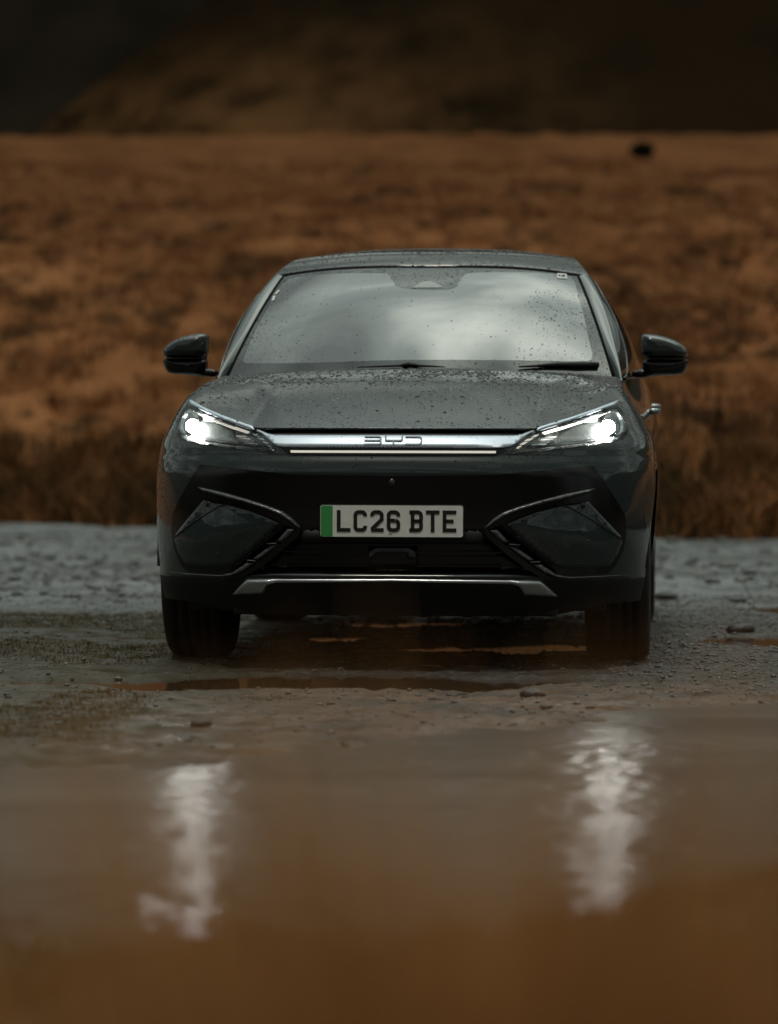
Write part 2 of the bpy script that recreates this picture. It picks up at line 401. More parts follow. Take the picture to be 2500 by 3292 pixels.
def shell_half():
    th = np.linspace(0, PI / 2, 151); s_ = np.sin(th)**(2 / P_); c_ = np.cos(th)**(2 / P_)
    cols = []; tags = []
    for k in range(len(th)):
        zt = .95
        for _ in range(25): zt = .5 * zt + .5 * float(z_edge(w_front(zt) * s_[k]))
        zm = .5
        ym = float(CI(zm, Y0) + CI(zm, LZ) * (1 - c_[k])); xm = float(w_front(.3)) * s_[k]
        zl = float(zlow(ym, xm))
        z = zl + (zt - zl) * t_rows
        # snap a row exactly on the cladding line
        x = w_front(z) * s_[k]; y = CI(z, Y0) + CI(z, LZ) * (1 - c_[k]) + recess(x, z)
        cols.append(np.stack([x, y, z], -1)); tags.append(ym)
    zt0 = cols[-1][-1, 2]
    v = np.unique(np.concatenate([np.linspace(0, 1, 200)]))
    yend = 4.32
    for q in v[1:]:
        yb = .95 * (1 - q) + yend * q                   # nominal
        ystart = lambda z: CI(z, Y0) + CI(z, LZ)
        # column position at z: from its own start
        zt = float(CI(ystart(1.0) * (1 - q) + yend * q, BELT)); zt = max(zt, zt0 if q < .05 else 0)
        ym = float(ystart(.5) * (1 - q) + yend * q); zl = float(zlow(ym, .9))
        z = zl + (zt - zl) * t_rows; y = ystart(z) * (1 - q) + yend * q
        x = w_side(z, y); cols.append(np.stack([x, y, z], -1)); tags.append(ym)
    for k in range(1, 61):
        a = PI / 2 * k / 60; ca = math.cos(a)**(2 / 3.0) if k < 60 else 0.0; sa = math.sin(a)**(2 / 3.0)
        zt = float(CI(yend + .38 * sa, BELT)); zl = .30
        z = zl + (zt - zl) * t_rows; yb = .42 - .10 * np.abs(z - .72)
        y = yend + yb * sa; x = w_side(z, yend + 0 * z) * ca; cols.append(np.stack([x, y, z], -1)); tags.append(5.0)
    return np.array(cols), np.array(tags)
SH, ST = shell_half()                     # (ncol, NR, 3)
NC = len(SH)
YAW = math.radians(4.3)
car = empty('car', 'wet dark grey-green electric SUV seen head-on with both headlights lit', 'car', (0.010, 0, 0), -YAW)
car.rotation_euler = (0, math.radians(0.15), -YAW)
def emit_shell():
    Zc = .335
    V = {}; groups = {'body': [], 'rear_body': [], 'lower_cladding': [], 'front_door': [], 'rear_door': [], 'gap': []}
    mid = SH[:, NR // 2, :]
    for j in range(NC - 1):
        ym = .5 * (ST[j] + ST[j + 1])
        for i in range(NR - 1):
            zc_ = SH[j:j + 2, i:i + 2, 2].mean(); yc_ = SH[j:j + 2, i:i + 2, 1].mean()
            key = 'body'
            if ym < 5 and zc_ < (Zc if ym < 1.2 or ym > 3.3 else .40): key = 'lower_cladding'
            elif ST[j] > 0.9 and min(abs(yc_ - YF), abs(yc_ - YR)) < .5 and math.hypot(min(abs(yc_ - YF), abs(yc_ - YR)), zc_ - RW) < .475 and ym > .62: key = 'lower_cladding'
            elif 1.40 < ym < 2.42 and zc_ >= .40: key = 'front_door'
            elif 2.44 < ym < 3.42 and zc_ >= .40: key = 'rear_door'
            elif ym < 5 and ym > 1.2 and ym < 3.5 and (1.38 < ym <= 1.40 or 2.42 <= ym <= 2.44 or 3.42 <= ym < 3.44): key = 'gap'
            if key == 'body' and ym > 2.4: key = 'rear_body'
            if key == 'gap': key = 'gap%d' % (0 if ym < 2 else 1 if ym < 3 else 2); groups.setdefault(key, [])
            groups[key].append((j, i))
    idx = lambda j, i: j * NR + i
    allV = SH.reshape(-1, 3)
    def sub(cells, mir):
        F = np.array([(idx(j, i), idx(j + 1, i), idx(j + 1, i + 1), idx(j, i + 1)) for j, i in cells])
        u, inv = np.unique(F.ravel(), return_inverse=True); Vv = allV[u].copy(); Ff = inv.reshape(-1, 4)
        if mir: Vv[:, 0] *= -1; Ff = Ff[:, ::-1]
        return Vv, Ff
    res = {}
    for key, mat in (('body', PAINT), ('rear_body', PAINT), ('lower_cladding', MATTB)):
        a, fa = sub(groups[key], False); b, fb = sub(groups[key], True)
        o = bigmesh(key, np.concatenate([a, b]), np.concatenate([fa, fb + len(a)]), mat); o.parent = car; weld(o, 2e-4); res[key] = o
    for key in ('front_door', 'rear_door'):
        for mir in (False, True):
            a, fa = sub(groups[key], mir); o = bigmesh('door', a, fa, PAINT); o.parent = car; res[key + str(int(mir))] = o
    for key in groups:
        if key.startswith('gap') and groups[key]:
            for mir in (False, True):
                a, fa = sub(groups[key], mir); o = bigmesh('door_seal', a, fa, MATTB); o.parent = car
    return res
SHELL = emit_shell()

# --- bonnet
iE = int(np.argmin(np.abs(ST[:352] - 1.30)))   # last column touched by the bonnet
def bonnet():
    E = SH[:iE + 1, -1, :].copy(); n = len(E)
    s1 = 150
    qx = np.where(np.arange(n) <= s1, E[:, 0] * .735 / max(E[s1, 0], .1), 0)
    k2 = np.arange(n) > s1; qx[k2] = .735 + (.800 - .735) * (np.arange(n)[k2] - s1) / (n - 1 - s1)
    qy = 1.20 + .24 * (qx / .8)**2.4; qz = 1.126 - .030 * (qx / .8)**2.2
    Q = np.stack([qx, qy, qz], -1); Q[-1] = E[-1] + np.array([-.004, .05, .006])
    nv = 90; v = np.linspace(0, 1, nv)**1.25
    ex = 1.55 + .95 * sstep(np.arange(n), 90, n - 1)
    E = E.copy(); nf = sstep(np.abs(E[:, 0]), .5, .62)
    E[:, 1] = np.where(E[:, 0] < .62, (Fbase(E[:, 0], E[:, 2]) - .016) * (1 - nf) + E[:, 1] * nf, E[:, 1]); E[:, 2] -= .002 * (1 - nf)
    rows = []
    for a in v:
        X = E[:, 0] * (1 - a) + Q[:, 0] * a; Y = E[:, 1] * (1 - a) + Q[:, 1] * a
        sh = 1 - (1 - a)**ex; Z = E[:, 2] * (1 - sh) + Q[:, 2] * sh
        ln = np.hypot(Q[:, 0] - E[:, 0], Q[:, 1] - E[:, 1])
        fade = np.minimum(1, a * 5) * min(1, (1 - a) * 6)
        aY = .40 + .24 * np.clip(Y / 1.1, 0, 1)
        Z = Z - .007 * fade * sstep(X, aY - .02, aY + .05) * (1 - .8 * sstep(X, aY + .08, aY + .24))
        Z = Z + .0015 * fade * np.exp(-((X - aY + .03) / .03)**2)
        rows.append(np.stack([X, Y, Z], -1))
    lip = rows[0] + np.stack([0 * nf, .022 * (1 - nf) + .004, -.012 + 0 * nf], -1)
    lip2 = rows[0] + np.stack([-.001 * nf, .0 * nf + .001, -.004 + 0 * nf], -1)
    rows = [lip, lip2] + rows
    A = np.array(rows); B = A.copy(); B[..., 0] *= -1
    f = gridfaces(len(rows), n)
    o = bigmesh('bonnet', np.concatenate([A.reshape(-1, 3), B.reshape(-1, 3)]), np.concatenate([f, f[:, ::-1] + A.shape[0] * n]), PAINT_TOP)
    o.parent = car; weld(o, 2e-4, True); return o, Q
BON, Qc = bonnet()

# --- roof, windscreen, pillars, sides
RX = [(1.30, .815), (1.42, .812), (1.65, .787), (1.9, .737), (2.1, .680), (2.3, .630), (2.5, .598), (3.0, .582), (3.4, .58), (3.9, .57), (4.3, .54), (4.7, .52)]
RZ = [(1.30, 1.02), (1.42, 1.09), (1.65, 1.225), (1.9, 1.389), (2.1, 1.503), (2.3, 1.578), (2.5, 1.615), (3.0, 1.635), (3.4, 1.615), (3.9, 1.53), (4.3, 1.39), (4.7, 1.20)]
ZR = [(1.9, 1.515), (2.0, 1.562), (2.13, 1.603), (2.3, 1.634), (2.6, 1.662), (3.0, 1.680), (3.4, 1.662), (3.9, 1.575), (4.3, 1.43), (4.72, 1.215)]
def roofpt(u, y):
    xr = CI(y, RX); zr = CI(y, RZ); zc2 = CI(y, ZR)
    return np.stack([u * xr, y, zc2 - (zc2 - zr) * np.abs(u)**2.6], -1)
def roof():
    u = np.linspace(-1, 1, 81); w = np.linspace(0, 1, 90)**1.1; rows = []
    for a in w:
        ys = 2.02 + .15 * u**2; y = ys + (4.70 - ys) * a; rows.append(roofpt(u, y))
    first = rows[0] + np.array([0, -.001, -.012])
    A = np.array([first] + rows); o = bigmesh('roof', A.reshape(-1, 3), gridfaces(len(A), 81), PAINT_TOP); o.parent = car
    return o
ROOF = roof()
def wsT(u): return roofpt(u * .918, 2.005 + .15 * (u * .918)**2) + np.array([0, 0, -.004])
def wsB(u): return np.stack([.775 * u, 1.215 + .265 * np.abs(u)**2.2, 1.075 + .025 * u * u], -1)
def WS(u, v, off=0):
    u = np.asarray(u, float); v = np.asarray(v, float)[..., None]
    b = wsB(u); t = wsT(u); p = b * (1 - v) + t * v
    nrm = np.array([0, -.52, .855]); bl = .035 * 4 * v * (1 - v) * (1 - .3 * (u[..., None])**2)
    return p + nrm * (bl + np.asarray(off)[..., None] if np.ndim(off) else bl + off)
def wsuv(px, py):
    """photograph reading -> (u, v) on the windscreen (numeric search)"""
    best = None
    U, Vv = np.meshgrid(np.linspace(-1, 1, 201), np.linspace(0, 1, 201)); P = WS(U, Vv)
    c, s = math.cos(YAW), math.sin(YAW); Xw = .01 + P[..., 0] * c + P[..., 1] * s; Yw = -P[..., 0] * s + P[..., 1] * c
    qx = 840 + 8306 * Xw / (14 + Yw); qy = 932 - 8306 * (P[..., 2] - .877) / (14 + Yw)
    k = np.argmin((qx - px)**2 + (qy - py)**2); return (U.flat[k], Vv.flat[k])
OUTW = [(-1, 0), (1, 0), (1, 1), (-1, 1)]
inw = [wsuv(*p) for p in [(530, 786), (700, 783), (846, 777), (1000, 776), (1150, 777), (1268, 779), (1281, 772), (1272, 735), (1262, 690), (1250, 640), (1241, 608), (1232, 594), (1200, 590),
                          (1010, 588), (1001, 592), (990, 612), (982, 620), (965, 625), (895, 625), (870, 622), (852, 618), (845, 606), (838, 592), (830, 589), (700, 592), (630, 598), (612, 608), (595, 630), (575, 668), (545, 725), (524, 770), (522, 780)]]
inw = chaikin(inw, 1)
V, F = patch(OUTW, WS, 0.05, 0.0, -0.004, holes=(inw,))
wsr = mesh('windscreen', V, F, FRIT, car)
V, F = patch(inw, WS, 0.05, -0.0005)
o = mesh('pane', V, F, GLASS, wsr)
tri = [wsuv(*p) for p in [(888, 622), (957, 622), (940, 612), (925, 608), (912, 609)]]
V, F = patch(tri, WS, 0.05, .0015)
mesh('camera_window', V, F, pmat('camera_window', (0.22, 0.24, 0.23), 0, 0.1), wsr)
st1 = [wsuv(*p) for p in [(1201, 601), (1222, 602), (1222, 591), (1201, 590)]]
V, F = patch(st1, WS, 0.02, .002); mesh('sticker', V, F, STICK, wsr)
for a, b in (((1204, 597), (1209, 593)), ((1211, 597.5), (1219, 594))):
    q = [wsuv(a[0], a[1]), wsuv(b[0], a[1]), wsuv(b[0], b[1]), wsuv(a[0], b[1])]
    try: V, F = patch(q, WS, 0.02, .003); mesh('sticker_print', V, F, MATTB, wsr)
    except Exception: pass
for pts in ([(590, 637), (597, 628), (602, 628), (596, 637)], [(584, 650), (589, 640), (594, 640), (590, 650)]):
    V, F = patch([wsuv(*p) for p in pts], WS, 0.02, .002); mesh('sticker', V, F, STICK, wsr)
# rubber seal round the screen
def seal_path():
    L_ = [WS(np.array(-1.003), np.array(a), -.004) for a in np.linspace(0, 1, 30)]
    T_ = [WS(np.array(a), np.array(1.006), -.004) for a in np.linspace(-1, 1, 50)]
    R_ = [WS(np.array(1.003), np.array(a), -.004) for a in np.linspace(1, 0, 30)]
    return L_ + T_[1:] + R_[1:]
SEALM = pmat('seal_rubber', (.003, .003, .003), 0, .8); SEALM.node_tree.nodes['Principled BSDF'].inputs['Specular IOR Level'].default_value = .05
V, F = tube([tuple(p) for p in seal_path()], .0085, 8); mesh('seal', V, F, SEALM, wsr)
# A pillars
for sg in (1, -1):
    v = np.linspace(-.04, 1.0, 50); g = WS(np.full(50, 1.0), v) + np.array([.008, 0, 0]); yy = 1.36 + (2.172 - 1.36) * np.clip((v + .04) / 1.04, 0, 1)**1.0
    r = np.stack([CI(yy, RX), yy, CI(yy, RZ)], -1); rows = []
    for a in np.linspace(0, 1, 9):
        p = g * (1 - a) + r * a; bl = .010 * 4 * a * (1 - a); p = p + np.array([.5, -.5, .5]) * bl; rows.append(p)
    A = np.array(rows); A[..., 0] *= sg; f = gridfaces(9, 50, sg < 0)
    o = bigmesh('pillar', A.reshape(-1, 3), f, PAINT); o.parent = car
# cabin sides
def side(y, w, off=0):
    y = np.asarray(y, float); w = np.asarray(w, float)
    zb = CI(y, BELT); xb = w_side(zb, y); xr = CI(y, RX); zr = CI(y, RZ)
    bl = .035 * 4 * w * (1 - w) * sstep(y, 1.4, 2.2)
    x = xb * (1 - w) + xr * w + bl + off; z = zb * (1 - w) + zr * w + .3 * off
    return np.stack([x, y, z], -1)
for sg in (1, -1):
    yy = np.linspace(1.36, 4.68, 120); rows = [side(yy, np.full(120, a)) for a in np.linspace(0, 1, 14)]
    A = np.array(rows); A[..., 0] *= sg; o = bigmesh('side_panel', A.reshape(-1, 3), gridfaces(14, 120, sg < 0), PAINT); o.parent = car
    for q in ([(1.62, .06), (2.40, .06), (2.40, .88), (2.10, .86), (1.9, .7)], [(2.46, .06), (3.40, .06), (3.40, .86), (3.0, .90), (2.46, .89)], [(3.46, .08), (4.0, .10), (3.95, .5), (3.46, .84)]):
        V, F = patch(q, lambda a, b, off: side(a, b, off), .05, .003, -.002)
        V = [(v_[0] * sg, v_[1], v_[2]) for v_ in V]; F = F if sg > 0 else [f_[::-1] for f_ in F]
        mesh('side_window', V, F, FRIT, car)
    V, F = tube([tuple(side(np.array(a), np.array(.02), .004) * np.array([sg, 1, 1])) for a in np.linspace(1.5, 4.1, 40)], .007, 8)
    mesh('window_trim', V, F, GLOSSB, car)
# cowl
V = []; u = np.linspace(-1, 1, 41); a_ = wsB(u) + np.array([0, -.10, -.02]); b_ = wsB(u) + np.array([0, .05, .01])
A = np.array([a_, b_]); o = bigmesh('cowl', A.reshape(-1, 3), gridfaces(2, 41), MATTB); o.parent = car
# wipers
def wiper(pts, rad):
    path = []
    for (px, py) in pts:
        u_, v_ = wsuv(px, py); path.append(tuple(WS(np.array(u_), np.array(v_), .009)))
    V, F = tube(path, rad, 8); return mesh('wiper', V, F, MATTB, car)
wiper([(1120, 795), (1160, 793), (1200, 791), (1245, 791), (1289, 792)], [.003, .006, .010, .013, .012])
wiper([(770, 797), (860, 794), (880, 791), (905, 794), (960, 797)], [.002, .005, .011, .006, .002])
# interior
V, F = boxm(-.70, .70, 1.55, 1.95, .95, 1.06); o = mesh('dashboard', V, F, DASHM, car, False); bev(o, .03, 3)
for x in (-.36, .36):
    V, F = boxm(x - .25, x + .25, 2.45, 2.62, .75, 1.30); o = mesh('seat', V, F, FABRIC, car, False); bev(o, .06, 4)
    V, F = boxm(x - .13, x + .13, 2.50, 2.60, 1.33, 1.50); q = mesh('headrest', V, F, FABRIC, o, False); bev(q, .04, 4)
V, F = tube([(-.36 + .185 * math.cos(a), 2.02 - .06 * math.sin(a), 1.10 + .175 * math.sin(a)) for a in np.linspace(0, 2 * PI, 48, endpoint=False)], .015, 8, True)
mesh('steering_wheel', V, F, DASHM, car)
V, F = boxm(-.09, .09, 2.03, 2.05, 1.40, 1.46); bev(mesh('rear_view_mirror', V, F, DASHM, car, False), .012)

# --- nose details (left half read from the photograph, mirrored)
def both(poly, name, mat, fn=onF, parent=car, sm=True, **k):
    V, F = patch(poly, fn, **k); r = mesh(name, V, F, mat, parent, sm); V2, F2 = mirV(V, F); l = mesh(name, V2, F2, mat, parent, sm)
    return r, l
def sym(half):                               # half outline from centre-top to centre-bottom on +x
    return half + [(-x, z) for x, z in reversed(half) if x > 1e-6]
zr_ = lambda py: .877 - (py - 932) * 14.0 / 8306
# dark lower grille field
g = fpl([(428.6, 1004), (505.6, 1012), (624, 1025)])
gl = fpl([(405, 1042), (384, 1080), (369, 1112), (367, 1150), (372, 1185), (386, 1218), (400, 1236)])
half = [(0, zr_(1028))] + g[::-1] + gl + [(fp(530, 1246)[0], fp(530, 1246)[1]), (0, zr_(1249))]
GPOLY = sym(half)
V, F = patch(sym(half), onR, .012, .003, -.004)
GR = mesh('lower_grille', V, F, GLOSSB, car)
# central bumper lip, air slots
for py in (1193, 1204, 1223):
    for sx in (1, -1):
        x0, x1 = .075, .40
        V, F = patch([(x0, zr_(py + 1.5)), (x1, zr_(py + 1.5)), (x1, zr_(py - 1.5)), (x0, zr_(py - 1.5))], onF, .03, -.018, -.05)
        if sx < 0: V, F = mirV(V, F)
        mesh('slat', V, F, GLOSSB, GR)
V, F = patch([(-.09, zr_(1239)), (.09, zr_(1239)), (.09, zr_(1181)), (-.09, zr_(1181))], onF, .03, -.008, -.05, rnd=.006)
mesh('radar_cover', V, F, GLOSSB, GR)
V, F = patch([(-.34, zr_(1176)), (.34, zr_(1176)), (.34, zr_(1142)), (-.34, zr_(1142))], onF, .03, .004, -.03, rnd=.006)
mesh('plate_carrier', V, F, MATTB, GR)
# corner insert panels
FANG = fpl([(436, 1079), (489, 1086.5), (540, 1100), (580, 1116), (611, 1130), (560, 1177), (520, 1209), (504, 1221), (486, 1227.5), (437, 1226.5), (404, 1223), (394, 1218), (382, 1198), (372.5, 1170), (375, 1153)])
both(FANG, 'corner_panel', PAINT, step=.016, top=.012, low=-.03, rnd=.010, bulge=.012, bw=.12)
crease = fpl([(377, 1160), (415, 1130), (457, 1103), (478, 1091), (500, 1089)])
for sg in (1, -1):
    pts = chaikin(crease, 2, False); pth = [(sg * x, float(Fbase(x, z)) - .024, z) for x, z in pts]
    pth = [(p[0], p[1] - 0.0, p[2]) for p in pth]
    sdv = sdpoly([abs(p[0]) for p in pth], [p[2] for p in pth], FANG)
    pth = [(sg * x, float(Fbase(x, z)) - (.0122 + .012 * float(sstep(s, 0, .12))) , z) for (x, z), s in zip(pts, sdv)]
    V, F = tube(pth, .0028, 6); mesh('panel_seam', V, F, MATTB, car)
    sx_, sz_ = fp(449, 1090); V, F = lathe([(0, .0001), (0, .011), (.006, .012), (.02, .012)], 24)
    V = [(sg * sx_ + v[2], float(Fbase(sx_, sz_)) - .0155 + v[0], sz_ + v[1]) for v in V]; mesh('parking_sensor', V, F, MATTB, car)
# upper blade trims
BL = fpl([(421, 1052), (440, 1055), (480, 1064), (530, 1078), (575, 1092), (609, 1105), (630, 1120), (650, 1141), (644, 1142.5), (625, 1129), (603, 1115), (570, 1101), (520, 1086), (470, 1073), (436, 1063)])
both(BL, 'blade_trim', SILVER if False else pmat('trim_satin_black', (0.10, 0.11, 0.11), 0.5, 0.4, 0.5, rain=RAIN), step=.012, top=.030, low=-.01, rnd=.006)
TRIMM = bpy.data.materials['trim_satin_black']
BL2 = fpl([(436, 1063), (470, 1073), (520, 1086), (570, 1101), (603, 1115), (625, 1129), (644, 1142.5), (634, 1142), (612, 1130), (580, 1114), (540, 1098), (489, 1085), (440, 1077)])
both(BL2, 'blade_underside', GLOSSB, step=.012, top=.018, low=-.01)
DG = fpl([(620, 1141), (641, 1141), (617, 1165), (588, 1190), (556, 1213), (530, 1234), (505, 1245.5), (470, 1246.5), (420, 1243), (359.5, 1238), (360, 1241.5), (420, 1247), (480, 1251), (520, 1249), (556, 1228), (600, 1195), (640, 1158), (650, 1143)])
DG1 = fpl([(619, 1141.5), (641, 1141.5), (622, 1161), (607, 1172.5), (594, 1171)])
DG2 = fpl([(584, 1178), (603, 1176), (572, 1201), (557, 1211), (541, 1209)])
DG3 = fpl([(530, 1216), (554, 1213.5), (536, 1228), (515, 1241), (497, 1246.5), (470, 1247.5), (420, 1244), (359.5, 1238.5), (360, 1236), (420, 1240.5), (470, 1243), (498, 1238)])
for d_ in (DG1, DG2, DG3): both(d_, 'diagonal_trim', TRIMM, step=.012, top=.020, low=-.03, rnd=.005)
for s_ in ([(571, 1174), (598, 1172), (600, 1176), (571, 1177.5)], [(529, 1209), (557, 1211), (555, 1215), (529, 1213)]):
    both(fpl(s_), 'winglet', TRIMM, step=.012, top=.030, low=-.03, rnd=.003)
both(fpl([(641, 1141.5), (650, 1143), (640, 1160), (600, 1197), (556, 1230), (520, 1251), (480, 1252), (497, 1247), (515, 1242), (536, 1229), (572, 1202), (607, 1173), (622, 1161)]), 'trim_backing', GLOSSB, step=.012, top=.012, low=-.05)
# silver skid strip with wedge ends
sk = fpl([(529, 1250.5), (535, 1249.5)]); sk2 = fpl([(493, 1289), (568, 1286), (577, 1268), (592, 1262)])
half = [(0, zr_(1249.3))] + sk[::-1] + sk2 + [(0, zr_(1258.5))]
V, F = patch(sym(half), onF, .02, .016, -.03, rnd=.012)
mesh('skid_plate', V, F, SILVER, car)
# under tray teeth
# silver grille bar with the lit strip
top_ = [(551.4, 922.9), (563, 929), (576, 935), (593, 937.8)]
bot_ = [(549, 933), (560, 938.5), (572, 948), (586, 960), (596, 966), (612, 968.5)]
half = [(0, zr_(937.3))] + fpl(top_[::-1]) + fpl(bot_) + [(0, zr_(968.5))]
V, F = patch(sym(half), onF, .014, .010, -.03, rnd=.006)
BAR = mesh('grille_bar', V, F, BARM, car)
STRIP = fpl([(550.2, 922.6), (520, 912.5), (480, 898.5), (440, 882), (418, 870.5), (406, 862.8), (404.5, 868), (407, 876), (425, 885), (462, 902), (500, 916.5), (548, 933.2)])
both(STRIP, 'lamp_brow', BARM, step=.014, top=.010, low=-.03, rnd=.005)
V, F = patch([(-.375, zr_(978.3)), (.375, zr_(978.3)), (.377, zr_(973.2)), (-.377, zr_(973.2))], onF, .03, .006, -.01)
LST = mesh('light_strip', V, F, DRLM, car)
half = [(0, zr_(968.5))] + fpl([(610, 968.5), (604, 966), (612, 976), (625, 983)]) + [(0, zr_(983.5))]
V, F = patch(sym(half), onR, .014, .0035, -.01); mesh('light_strip_surround', V, F, GLOSSB, car)
half = [(0, zr_(924))] + fpl([(593, 924), (560, 925), (556, 928)]) + fpl([(576, 937), (593, 940)]) + [(0, zr_(940))]
V, F = patch(sym(half), onR, .012, .003, -.01); mesh('bonnet_gap', V, F, MATTB, car)
# emblem (stroke letters raised on the bar)
def strokes(name, lines, th, fn, mat, parent, top, low, step=.01, rnd=0):
    V = []; F = []
    for ln in lines:
        q = np.array(ln, float); n = len(q); L_ = []; R_ = []
        for i in range(n):
            a = q[i] - q[i - 1] if i > 0 else q[1] - q[0]; b = q[i + 1] - q[i] if i < n - 1 else q[-1] - q[-2]
            a = a / np.hypot(*a); b = b / np.hypot(*b); na = np.array([-a[1], a[0]]); nb_ = np.array([-b[1], b[0]])
            m_ = na + nb_; m_ = m_ / np.hypot(*m_); s = th / 2 / max(.35, m_.dot(na))
            L_.append(tuple(q[i] + m_ * s)); R_.append(tuple(q[i] - m_ * s))
        v, f = patch(L_ + R_[::-1], fn, step, top, low, rnd=rnd); k = len(V); V += v; F += [tuple(j + k for j in t) for t in f]
    o = mesh(name, V, F, mat, parent); bmn = bmesh.new(); bmn.from_mesh(o.data); bmesh.ops.recalc_face_normals(bmn, faces=bmn.faces); bmn.to_mesh(o.data); bmn.free(); return o
def arc(cx, cz, rx, rz, a0, a1, n=8):
    return [(cx + rx * math.cos(math.radians(a0 + (a1 - a0) * i / n)), cz + rz * math.sin(math.radians(a0 + (a1 - a0) * i / n))) for i in range(n + 1)]
ez = lambda zy: zr_((1370 + zy / 6.4615) * .672) ; ex_ = lambda zx: ((1130 + zx / 6.4615) * .672 - 846.5) * 14 / 8306
zt_, zm_, zb_ = ez(212), ez(290), ez(366)
hB = (zt_ - zm_) / 2; hB2 = (zm_ - zb_) / 2
EMB = pmat('emblem_metal', (0.10, 0.12, 0.14), 0.6, 0.45)
lines = [[(ex_(245), zt_)] + arc(ex_(545), zm_ + hB, ex_(45) - ex_(0), hB, 90, -90) + [(ex_(245), zm_)],
         arc(ex_(545), zm_ - hB2, ex_(50) - ex_(0), hB2, 90, -90) + [(ex_(240), zb_)]]
strokes('emblem_letter', lines, .0042, onF, EMB, BAR, .0155, .006, .008)
lines = [[(ex_(685), zt_ + .004)] + arc(ex_(730), zm_ + .0035, ex_(45) - ex_(0), .0035, 180, 270) + arc(ex_(985), zm_ + .0035, ex_(45) - ex_(0), .0035, 270, 360) + [(ex_(1030), zt_ + .004)],
         [(ex_(855), zm_), (ex_(855), zb_ - .002)]]
strokes('emblem_letter', lines, .0052, onF, EMB, BAR, .0155, .006, .008)
lines = [[(ex_(1100), zt_)] + arc(ex_(1380), (zt_ + zb_) / 2, ex_(60) - ex_(0), (zt_ - zb_) / 2, 90, -90) + [(ex_(1095), zb_)]]
strokes('emblem_letter', lines, .0042, onF, EMB, BAR, .0155, .006, .008)
# nose camera
V, F = lathe([(-.008, .0001), (-.008, .010), (-.004, .014), (.02, .014)], 24); zc0 = zr_(1042)
V = [(v[2] * .8, float(Fbase(0, zc0)) - .003 + v[0], zc0 + v[1]) for v in V]; mesh('front_camera', V, F, pmat('camera_gloss', (.02, .02, .022), 0, .05, 1), car)

# --- number plate
def flat(yb):
    return lambda a, b, off: np.stack([np.asarray(a, float), yb - off + 0 * np.asarray(a, float), np.asarray(b, float)], -1)
PX0, PX1 = -.260, .260; PZ1 = zr_(1091.5); PZ0 = zr_(1159.5); yp = float(Fbase(0, .5)) - .014
def rrect(x0, x1, z0, z1, r, n=5):
    return arc(x1 - r, z0 + r, r, r, -90, 0, n) + arc(x1 - r, z1 - r, r, r, 0, 90, n) + arc(x0 + r, z1 - r, r, r, 90, 180, n) + arc(x0 + r, z0 + r, r, r, 180, 270, n)
V, F = patch(rrect(PX0, PX1, PZ0, PZ1, .009), flat(yp), .05, .004, -.008); PL = mesh('number_plate', V, F, PLATEW, car)
V, F = patch(rrect(PX0 - .004, PX1 + .004, PZ0 - .004, PZ1 + .004, .011), flat(yp), .05, .001, -.02); mesh('plate_frame', V, F, MATTB, PL)
xg = PX0 + .0445
gp = [(xg, PZ0 + .0015), (xg, PZ1 - .0015)] + arc(PX0 + .0095, PZ1 - .0095, .008, .008, 90, 180, 5) + arc(PX0 + .0095, PZ0 + .0095, .008, .008, 180, 270, 5)
V, F = patch(gp[::-1] if False else gp, flat(yp), .05, .005, .003); mesh('green_band', V, F, PLATEG, PL)
def lx(zx): return PX0 + (zx - 88) / (1587 - 88) * .52
def lz(zy): return PZ1 - (zy - 108) / (437 - 108) * (PZ1 - PZ0)
TH = .0135; H0, H1 = lz(384), lz(158); 
def glyph(ch, x0, x1):
    h = TH / 2; a, b = x0 + h, x1 - h; z0, z1 = H0 + h, H1 - h; c = .012; mid = (z0 + z1) / 2
    if ch == 'L': return [[(a, H1), (a, z0), (x1, z0)]]
    if ch == 'C': return [[(b, z1 - .015)] + arc(b - c, z1 - c, c, c, 0, 90, 4) + arc(a + c, z1 - c, c, c, 90, 180, 4) + arc(a + c, z0 + c, c, c, 180, 270, 4) + arc(b - c, z0 + c, c, c, 270, 360, 4) + [(b, z0 + .015)]]
    if ch == '2': return [[(a, z1 - .015)] + arc(a + c, z1 - c, c, c, 180, 90, 4) + arc(b - c, z1 - c, c, c, 90, 0, 4) + [(b, mid + .006), (a + .002, z0 + .006), (a + .003, z0), (x1, z0)]]
    if ch == '6': return [[(b, z1 - .015)] + arc(b - c, z1 - c, c, c, 0, 90, 4) + arc(a + c, z1 - c, c, c, 90, 180, 4) + arc(a + c, z0 + c, c, c, 180, 270, 4) + arc(b - c, z0 + c, c, c, 270, 360, 4) + arc(b - c, mid + .002 - c, c, c, 0, 84, 4),
                         [(b - c, mid + .002), (a + h * .6, mid + .002)]]
    if ch == 'B':
        s = .005
        return [[(x0, z1)] + arc(b - c, z1 - c, c, c, 90, 0, 4) + arc(b - .008, mid + .008, .008, .008, 0, -90, 3) + [(x0 + .010, mid)], [(b - .010, mid)] + arc(b - .008, mid - .008, .008, .008, 90, 0, 3) + arc(b - c, z0 + c, c, c, 0, -90, 4) + [(x0, z0)], [(x0 + s + h, z0), (x0 + s + h, z1)]]
    if ch == 'T': return [[(x0, z1), (x1, z1)], [((x0 + x1) / 2, z1 - h), ((x0 + x1) / 2, H0)]]
    if ch == 'E': return [[(x1, z1), (a, z1), (a, z0), (x1, z0)], [(a, mid), (x1 - .010, mid)]]
for ch, a, b in (('L', 261, 405), ('C', 436, 579), ('2', 612, 754), ('6', 787, 928), ('B', 1024, 1167), ('T', 1197, 1341), ('E', 1374, 1518)):
    strokes('character', glyph(ch, lx(a), lx(b)), TH, flat(yp), CHARM, PL, .0062 if ch not in 'B' else .0062, .003, .05)
